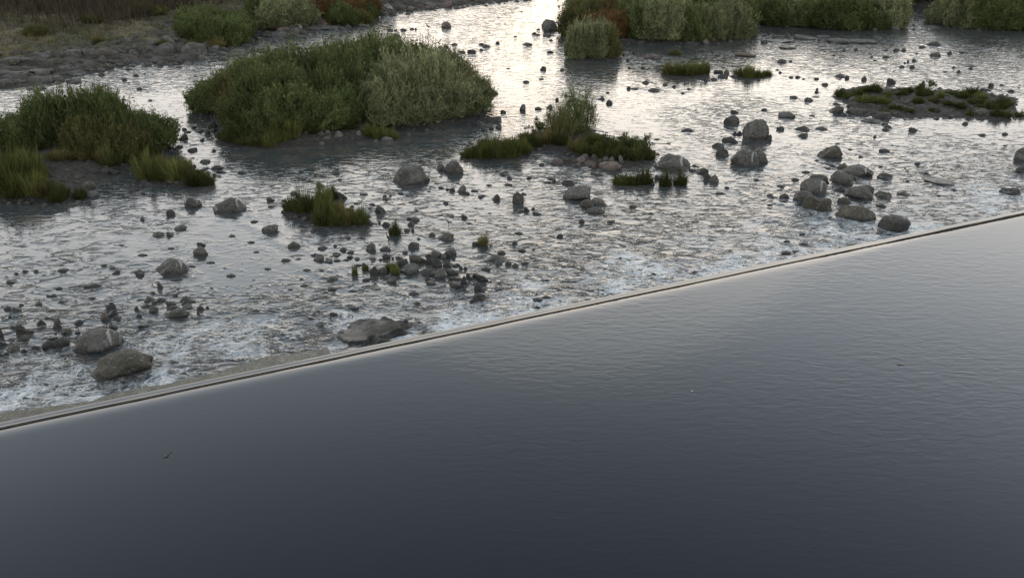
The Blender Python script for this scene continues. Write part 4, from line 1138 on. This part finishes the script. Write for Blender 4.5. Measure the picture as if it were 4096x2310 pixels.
def twig_shrub(px, py, h, n, label):
    x, y, z = hit(px, py)
    r = random.Random(int(px))
    V, F, LV = [], [], []
    def limb(p, d, L, w, depth):
        q = p + d * L
        o = len(V)
        for c, ww in ((p, w), (q, w * 0.6)):
            for j in range(3): V.append(c + Vector((math.cos(j * 2.1), math.sin(j * 2.1), 0)) * ww)
        for j in range(3): F.append((o + j, o + (j + 1) % 3, o + 3 + (j + 1) % 3, o + 3 + j))
        for _ in range(3 if depth < 2 else 9):
            c = p + d * L * r.random(); dd = Vector((r.gauss(0, 1), r.gauss(0, 1), r.gauss(0.5, 1))).normalized(); s = Vector((r.gauss(0, 1), r.gauss(0, 1), r.gauss(0, 1))).cross(dd).normalized()
            l = r.uniform(0.035, 0.07); LV.extend((c, c + dd * l * .5 + s * l * .2, c + dd * l, c + dd * l * .5 - s * l * .2))
        if depth < 3:
            for _ in range(3): limb(p + d * L * r.uniform(.5, 1), (d + Vector((r.gauss(0, .5), r.gauss(0, .5), r.gauss(0, .3)))).normalized(), L * r.uniform(.5, .8), w * .6, depth + 1)
    for _ in range(n): limb(Vector((r.gauss(0, .08), r.gauss(0, .08), 0)), Vector((r.gauss(0, .45), r.gauss(0, .45), 1)).normalized(), h * r.uniform(.3, .45), 0.009, 0)
    root = empty("twiggy_bush", (x, y, z - 0.03))
    mesh_obj("trunk", V, F, M['bark'], root)
    mesh_obj("crown", LV, np.arange(len(LV)).reshape(-1, 4), M['willow'], root, False, {'tone': np.full(len(LV), 0.4)})
    tag(root, label, "bush")
twig_shrub(2480, 600, 0.95, 6, "sparse twiggy bush on the grassy islet closest to the upright willow")
twig_shrub(2590, 618, 1.0, 8, "sparse twiggy bush at the outer tip of the grassy islet")
twig_shrub(600, 520, 1.1, 7, "bare twiggy bush leaning over the side channel from the gravelly islet")
twig_shrub(2150, 540, 0.8, 6, "thin twiggy bush at the edge of the upright willow")
twig_shrub(3700, 365, 0.8, 5, "bare thin bush on the low gravel islet")
twig_shrub(1925, 470, 1.0, 6, "thin bush overhanging the water at the end of the big thicket")

# grass tufts: dense upright blades
def tuft_mesh(seed, n=950, lean=0.5, wid=0.021):
    r = np.random.default_rng(seed)
    ph = r.random(n) * 2 * np.pi; rd = np.sqrt(r.random(n))
    clump = 0.72 + 0.55 * perlin(np.cos(ph) * rd * 1.8 + 9, np.sin(ph) * rd * 1.8 + 9, seed)
    B = np.stack([np.cos(ph) * rd * 0.85, np.sin(ph) * rd * 0.85, np.full(n, -0.05)], 1)
    H = (0.45 + 0.65 * r.random(n) ** 1.6) * clump * 1.1 * (1 - 0.35 * rd ** 2)
    ld = np.stack([np.cos(ph) * rd, np.sin(ph) * rd], 1) * lean + r.normal(0, 0.24, (n, 2)) * r.random((n, 1))
    a = r.random(n) * np.pi
    s = np.stack([np.cos(a), np.sin(a), np.zeros(n)], 1)
    lev = []
    for u, w in ((0, 1.0), (0.5, 0.85), (0.85, 0.5), (1.0, 0.06)):
        c = B.copy(); c[:, 2] += H * u * (1 - 0.12 * u); c[:, :2] += ld * (u ** 1.8)[None] if np.ndim(u) else ld * u ** 1.8
        lev.append((c - s * wid * w, c + s * wid * w))
    V = np.stack([q for l in lev for q in l], 1)          # n, 8, 3
    base = np.arange(n)[:, None] * 8
    F = np.concatenate([base + np.array([[2 * j, 2 * j + 1, 2 * j + 3, 2 * j + 2]]) for j in range(3)], 0)
    tone = np.repeat(np.clip(r.normal(0.45, 0.3, n), 0, 1), 8)
    return V.reshape(-1, 3), F, tone
TUFT = {}
def tuft_proto(mat, seed):
    V, F, tone = tuft_mesh(seed)
    me_o = mesh_obj("grass_tuft", V, F, M[mat], None, False, {'tone': tone})
    me = me_o.data; bpy.data.objects.remove(me_o)
    return me
for k in ('sedge', 'sedge_dark', 'sedge_dry'): TUFT[k] = [tuft_proto(k, 500 + 13 * j + len(k)) for j in range(3)]
def tuft(px, py, wpx, hpx, kind, label, group):
    x, y, z = hit(px, py)
    d = math.sqrt(x * x + y * y + (CAM_H - z) ** 2) / FPX
    o = bpy.data.objects.new("grass_tuft", random.choice(TUFT[kind]))
    w = 0.5 * wpx * d
    o.location = (x, y + w * 0.8, float(max(height(x, y + w * .8), WATER - 0.03)))
    th = 0.36
    h = max(0.2, hpx * d - 2 * w * 0.3 * th) * 1.3 * random.uniform(0.68, 1.15)
    o.scale = (w * 1.05, w * 0.9, h); o.rotation_euler = (0, 0, random.uniform(0, 6.28))
    COL.objects.link(o)
    tag(o, label, "grass tuft", group)
def tufts(lst, label, group):
    for px, py, w, h, k in lst: tuft(px, py, w, h, k, label, group)
D_, G_, Y_ = 'sedge_dark', 'sedge', 'sedge_dry'
tufts([(45, 800, 110, 110, G_), (110, 795, 100, 120, G_), (30, 745, 120, 130, G_), (120, 735, 90, 120, G_), (60, 690, 130, 110, G_), (-40, 790, 120, 130, G_), (165, 800, 80, 70, Y_)],
      "tall bright sedge tuft at the gravel edge of the willow islet", "tall bright sedges of the side islet")
tufts([(215, 815, 70, 70, D_), (240, 800, 60, 60, D_), (308, 800, 50, 60, D_), (330, 795, 26, 50, D_)], "short dark sedge tuft on the stony shore of the side islet", "short dark sedges of the side islet")
tufts([(580, 720, 110, 110, G_), (640, 725, 110, 110, G_), (700, 725, 110, 110, G_), (620, 690, 100, 80, Y_), (700, 690, 90, 80, G_), (735, 712, 60, 100, Y_)], "green sedge tuft of the broad tussock in the channel", "sedges of the broad tussock")
tufts([(770, 748, 90, 80, D_), (820, 748, 60, 70, D_), (790, 735, 70, 70, G_)], "dark sedge tuft at the tip of the broad tussock", "dark sedges at the tussock's tip")
tufts([(430, 645, 90, 60, Y_), (500, 650, 80, 60, Y_), (350, 645, 100, 60, Y_), (280, 640, 100, 60, Y_), (560, 645, 80, 50, D_), (220, 645, 80, 60, Y_), (430, 670, 90, 70, D_), (410, 655, 60, 60, Y_), (490, 625, 90, 60, Y_), (600, 630, 60, 50, D_)],
      "low yellowish grass tuft before the willows of the side islet", "low grass before the side islet willows")
tufts([(1090, 580, 70, 90, G_), (1120, 570, 70, 80, G_), (1075, 592, 60, 60, G_), (1160, 560, 80, 70, G_)], "bright green grass tuft under the big thicket where gravel begins", "bright grass under the big thicket")
tufts([(930, 575, 90, 60, D_), (980, 585, 80, 50, D_), (900, 560, 70, 50, D_), (1020, 588, 60, 45, D_)], "dull grass tuft on the shore of the big thicket beside the channel", "dull grass beside the channel")
tufts([(1480, 552, 70, 70, G_), (1520, 556, 70, 70, G_), (1560, 560, 60, 50, G_)], "green grass tuft among the grey stones before the big thicket", "grass among the grey stones")
tufts([(1390, 520, 70, 40, D_), (1330, 530, 80, 40, D_), (1250, 540, 70, 40, D_)], "low brownish grass along the foot of the dark thicket", "low grass at the foot of the thicket")
# tufted islet
tufts([(1160, 845, 75, 80, D_), (1200, 855, 80, 90, D_), (1240, 850, 80, 90, D_), (1285, 830, 80, 100, G_), (1320, 800, 60, 80, D_), (1300, 870, 80, 90, G_), (1280, 905, 75, 90, D_), (1335, 905, 80, 95, G_), (1390, 905, 80, 100, Y_),
       (1440, 905, 65, 85, D_), (1350, 870, 70, 90, Y_), (1415, 880, 70, 70, G_)], "mixed green grass tuft on the small tufted islet amid scattered stones", "grass of the small tufted islet")
tufts([(1577, 945, 46, 70, D_)], "lone dark spiky sedge clump beside the bird's rock", None)
tufts([(1932, 985, 38, 80, Y_)], "lone yellowish sedge clump with snagged twigs in open water", None)
tufts([(1418, 1100, 22, 46, G_), (1460, 1085, 26, 46, G_), (1560, 1085, 50, 60, G_), (1580, 1100, 36, 50, G_)], "thin reed sprig growing between the piled stones", "thin reeds between the piled stones")
# grassy islet of the upright willow
tufts([(1880, 635, 80, 70, G_), (1930, 640, 90, 90, G_), (1990, 640, 90, 90, D_), (2045, 635, 80, 90, G_), (2090, 620, 70, 80, G_), (1960, 600, 90, 60, D_), (2050, 595, 90, 70, G_), (2130, 590, 80, 60, D_), (2180, 580, 80, 70, Y_), (2240, 585, 80, 60, D_),
       (2110, 560, 80, 50, Y_)], "green grass tuft on the grassy islet at the foot of the upright willow", "grass at the upright willow")
tufts([(2310, 610, 80, 70, Y_), (2360, 625, 90, 70, G_), (2420, 635, 90, 80, D_), (2480, 640, 90, 80, D_), (2540, 645, 90, 80, D_), (2590, 640, 70, 70, D_), (2450, 600, 90, 60, D_), (2520, 605, 90, 60, D_), (2380, 585, 80, 60, G_)],
      "dark grass tuft on the islet above the pinkish stone pile", "dark grass above the pinkish stone pile")
tufts([(2490, 742, 70, 68, D_), (2540, 742, 70, 65, D_), (2585, 740, 60, 75, D_)], "dark sedge clump in the water before the wide domed boulder", "dark sedges before the domed boulder")
tufts([(2665, 748, 56, 68, D_), (2725, 742, 60, 66, D_)], "small dark sedge clump growing at the wide domed boulder's foot", "sedges at the domed boulder's foot")
tufts([(2680, 300, 60, 60, Y_), (2715, 304, 65, 66, G_), (2755, 305, 65, 66, G_), (2795, 303, 65, 66, G_), (2820, 298, 40, 55, G_)], "yellow-green sedge in the low patch standing in the silvery shallows", "yellow-green sedge patch")
tufts([(2965, 308, 50, 52, G_), (2998, 312, 55, 56, G_), (3035, 310, 55, 54, G_), (3070, 305, 45, 42, D_)], "dark green sedge in the neighbouring patch beyond the stones", "dark green sedge patch")
tufts([(2705, 222, 50, 26, D_)], "small dull tuft on the flat slabs before the willow thicket", None)
tufts([(a_, b_, c_ * 0.9, d_ * 0.75, e_) for a_, b_, c_, d_, e_ in [(3375, 390, 60, 50, D_), (3410, 400, 60, 55, D_), (3460, 412, 60, 60, G_), (3500, 415, 70, 60, G_), (3545, 420, 50, 45, G_), (3510, 375, 60, 60, D_), (3480, 370, 50, 50, D_), (3610, 380, 60, 60, D_), (3640, 375, 40, 40, D_), (3705, 388, 60, 60, D_),
       (3690, 370, 60, 40, D_), (3765, 393, 36, 44, G_), (3815, 380, 50, 30, D_), (3860, 395, 60, 40, D_), (3920, 420, 70, 40, D_), (3960, 440, 80, 60, D_), (4010, 440, 70, 60, D_), (4035, 425, 60, 50, D_), (3930, 400, 60, 40, G_), (4030, 475, 46, 50, D_),
       (3885, 465, 30, 36, D_), (3640, 455, 50, 22, D_), (4085, 470, 40, 40, D_), (3740, 450, 50, 20, D_), (3560, 395, 50, 40, D_), (3590, 440, 50, 36, D_), (3680, 420, 46, 34, D_), (3740, 415, 50, 34, Y_), (3800, 430, 50, 34, D_), (3850, 440, 50, 36, D_), (3440, 385, 50, 44, D_), (3900, 385, 60, 40, D_), (3990, 470, 44, 40, D_), (3540, 460, 44, 30, D_)]], "dark sedge tuft on the low gravel islet in the wide shallows", "sedges of the low gravel islet")
tufts([(640, 188, 70, 30, D_), (760, 190, 60, 34, G_), (900, 188, 60, 34, Y_), (380, 178, 50, 24, Y_), (860, 192, 60, 40, Y_)], "olive grass tuft between the heaped rocks of the left shore", "grass between the heaped rocks")

# dry grass over the left bank, taller reeds behind
def blades(name, pts, hts, wid, mat, label):
    n = len(pts)
    z = np.array([height(p[0], p[1]) for p in pts])
    a = rng.random(n) * np.pi; s = np.stack([np.cos(a), np.sin(a), np.zeros(n)], 1) * wid
    B = np.stack([pts[:, 0], pts[:, 1], z - 0.03], 1)
    ld = rng.normal(0, 0.3, (n, 2)) * hts[:, None]
    T = B.copy(); T[:, 2] += hts; T[:, :2] += ld
    Mi = B * 0.5 + T * 0.5; Mi[:, :2] -= ld * 0.15
    V = np.stack([B - s, B + s, Mi + s * .7, Mi - s * .7, T], 1).reshape(-1, 3)
    i = np.arange(n)[:, None] * 5
    F = [tuple(f) for f in (i + np.array([[0, 1, 2, 3]]))] + [tuple(f) for f in (i + np.array([[3, 2, 4]]))]
    o = mesh_obj(name, V, F, M[mat], None, False, {'tone': np.repeat(np.clip(rng.normal(.45, .3, n), 0, 1), 5)})
    tag(o, label, "grass", kind='stuff')
P = scatter_in(B_LEFT, 60000, 4.0)
dens = fbm(P[:, 0] * 0.16, P[:, 1] * 0.3, 4, 88)
P = P[(rng.random(len(P)) < np.clip(0.55 + dens, 0.05, 1))]
blades("dry_grass", P, rng.uniform(0.06, 0.16, len(P)) + 0.22 * np.clip(fbm(P[:, 0] * 0.7, P[:, 1] * 1.1, 3, 71), 0, 1), 0.022, 'dry_grass', "short dry grass covering the left bank")
Q = scatter_in(B_LEFT, 50000, 4.5)
Q = Q[fbm(Q[:, 0] * 0.45, Q[:, 1] * 0.7, 4, 93) > 0.32]
blades("olive_grass", Q, rng.uniform(0.12, 0.42, len(Q)), 0.02, 'sedge_dry', "olive grass tussocks mottling the dry left bank")
cl = hit(150, 40)
R = rng.normal(0, 1, (26000, 2)) * np.array([9.0, 3.6]) + np.array([cl[0] - 4, cl[1] + 3.5])
R = R[sdist(R, B_LEFT) > 6]
blades("reeds", R, rng.uniform(0.5, 1.25, len(R)), 0.02, 'reed_dry', "tall dry brown reeds at the back of the left bank")

# ------------------------------------------------------------------ small things
def tube(name, pts, radii, mat, parent=None, n=7):
    V, F = [], []
    pts = [Vector(p) for p in pts]
    for i, p in enumerate(pts):
        d = (pts[min(i + 1, len(pts) - 1)] - pts[max(i - 1, 0)]).normalized()
        u = d.cross(Vector((0.13, 0.2, 0.97))).normalized(); w = d.cross(u)
        for j in range(n):
            t = 2 * math.pi * j / n; V.append(p + (u * math.cos(t) + w * math.sin(t)) * radii[i])
    for i in range(len(pts) - 1):
        for j in range(n): F.append((i * n + j, i * n + (j + 1) % n, (i + 1) * n + (j + 1) % n, (i + 1) * n + j))
    F.append(tuple(range(n))[::-1]); F.append(tuple((len(pts) - 1) * n + j for j in range(n)))
    return mesh_obj(name, V, F, mat, parent)
# driftwood log in the shallows
a, b = plane(2940, 222), plane(3025, 228)
L = empty("driftwood_log", (a[0], a[1], WATER)); dx, dy = b - a
tube("trunk", [(0, 0, .08), (dx * .3, dy * .3, .1), (dx * .7, dy * .7, .08), (dx, dy, .05)], [.1, .11, .09, .05], M['driftwood'], L)
tube("branch", [(dx * .6, dy * .6, .1), (dx * .55, dy * .55 + .05, .28)], [.03, .012], M['driftwood'], L)
tag(L, "dark driftwood log stranded in the shallows before the far islet", "log")
# snagged twigs
for k, (px, py, n, sc, lb) in enumerate(((1965, 985, 6, .5, "tangle of bare twigs snagged on the yellowish sedge clump"), (690, 735, 7, .45, "bundle of bare driftwood twigs caught below the broad tussock"),
                                      (2640, 665, 5, .6, "pale branch leaning on the wide domed boulder"), (3425, 203, 3, .5, "dark stick washed onto a small stone in the wide shallows"))):
    x, y, z = hit(px, py); t = empty("twig_snag", (x, y, z))
    for j in range(n):
        ang = random.uniform(0, 6.28); el = random.uniform(.1, .7); ln = sc * random.uniform(.5, 1)
        d = Vector((math.cos(ang) * math.cos(el), math.sin(ang) * math.cos(el) * .6, math.sin(el))) * ln
        tube("twig", [(-.2 * d.x, -.2 * d.y, -.02), d * .5 + Vector((0, 0, .03)), d], [.012, .009, .004], M['driftwood'], t, 5)
    tag(t, lb, "twigs")

# birds
def bird(px, py, size, yaw, mat, label, slim=1.0, zoff=0.0):
    x, y, z = hit(px, py)
    z += zoff
    me = bpy.data.meshes.new("bird")
    J = [((0, 0, .52), .085), ((-.12, 0, .47), .075), ((-.26, 0, .40), .03), ((-.36, 0, .35), .012),   # body, rump, tail
         ((.10, 0, .60), .06), ((.14, 0, .70), .032), ((.16, 0, .80), .03), ((.19, 0, .86), .045), ((.26, 0, .85), .016), ((.36, 0, .83), .006),  # neck, head, bill
         ((-.02, .035, .40), .028), ((.0, .04, .22), .011), ((-.02, .04, .02), .010), ((.06, .05, .005), .009),
         ((-.02, -.035, .40), .028), ((.0, -.04, .22), .011), ((-.02, -.04, .02), .010), ((.06, -.05, .005), .009)]
    E = [(0, 1), (1, 2), (2, 3), (0, 4), (4, 5), (5, 6), (6, 7), (7, 8), (8, 9), (0, 10), (10, 11), (11, 12), (12, 13), (0, 14), (14, 15), (15, 16), (16, 17)]
    me.from_pydata([j[0] for j in J], E, [])
    o = bpy.data.objects.new("wading_bird", me); COL.objects.link(o)
    sk = o.modifiers.new("skin", 'SKIN')
    for i, j in enumerate(J):
        s = me.skin_vertices[0].data[i]; s.radius = (j[1] * slim, j[1] * slim); s.use_root = (i == 0)
    sb = o.modifiers.new("sub", 'SUBSURF'); sb.levels = 2; sb.render_levels = 2
    dg = bpy.context.evaluated_depsgraph_get()
    m2 = bpy.data.meshes.new_from_object(o.evaluated_get(dg))
    o.modifiers.clear(); o.data = m2
    m2.materials.clear(); m2.materials.append(M[mat])
    o.location = (x, y, z); o.rotation_euler = (0, 0, yaw); o.scale = (size,) * 3
    tag(o, label, "bird")
bird(1556, 992, 0.36, 2.5, 'feather_dark', "dark wading bird standing on a flat stone by the spiky sedge", 1.15, 0.10)
bird(1794, 912, 0.42, 3.1, 'feather_grey', "slim brownish wading bird standing in open shallow water", 0.8, -0.04)
bird(1712, 124, 0.62, 2.9, 'feather_dark', "dark bird standing alone in the bright water upriver", 1.0, -0.03)

# flotsam on the pool
def flake(px, py, lw, mat, label, name, yaw=0.0):
    x, y = plane(px, py, 0.0)
    n = 12; V = [(0, 0, .012)]; F = []
    for j in range(n):
        t = 2 * math.pi * j / n; V.append((math.cos(t) * lw[0] * (1 + .2 * math.sin(3 * t)), math.sin(t) * lw[1], .004 + .006 * math.sin(2 * t) ** 2))
    for j in range(n): V.append((V[1 + j][0] * .9, V[1 + j][1] * .9, -.006))
    for j in range(n):
        k = (j + 1) % n; F += [(0, 1 + j, 1 + k), (1 + j, 1 + n + j, 1 + n + k, 1 + k)]
    F.append(tuple(1 + n + j for j in range(n))[::-1])
    o = mesh_obj(name, V, F, mat); o.location = (x, y, 0.0); o.rotation_euler = (0, 0, yaw)
    tag(o, label, "leaf" if 'leaf' in name else "feather")
flake(3603, 1457, (.075, .03), M['wet_leaf'], "dark curled leaf floating on the rippled side of the pool", "floating_leaf", .2)
flake(2768, 1563, (.011, .008), M['white_flake'], "tiny white feather floating on the open pool", "floating_feather")
x, y = plane(664, 1825, 0.0)
t = empty("floating_weed", (x, y, 0)); t.scale = (0.75, 0.75, 0.75)
tube("stalk", [(.03, .03, .008), (.03, .14, .008), (.075, .165, .008)], [.006, .006, .004], M['wet_leaf'], t, 5)
for j in range(5):
    an = j * 1.25; tube("leaf", [(0, 0, .004), (math.cos(an) * .05, math.sin(an) * .04, .012)], [.016, .005], M['wet_leaf'], t, 5)
tag(t, "small dark sprig of weed floating on the still side of the pool", "weed")

# drop plant prototypes that found no place
for lst in SHRUBS.values():
    for p in lst:
        if p not in USED:
            for ch in list(p.children): bpy.data.objects.remove(ch)
            bpy.data.objects.remove(p)
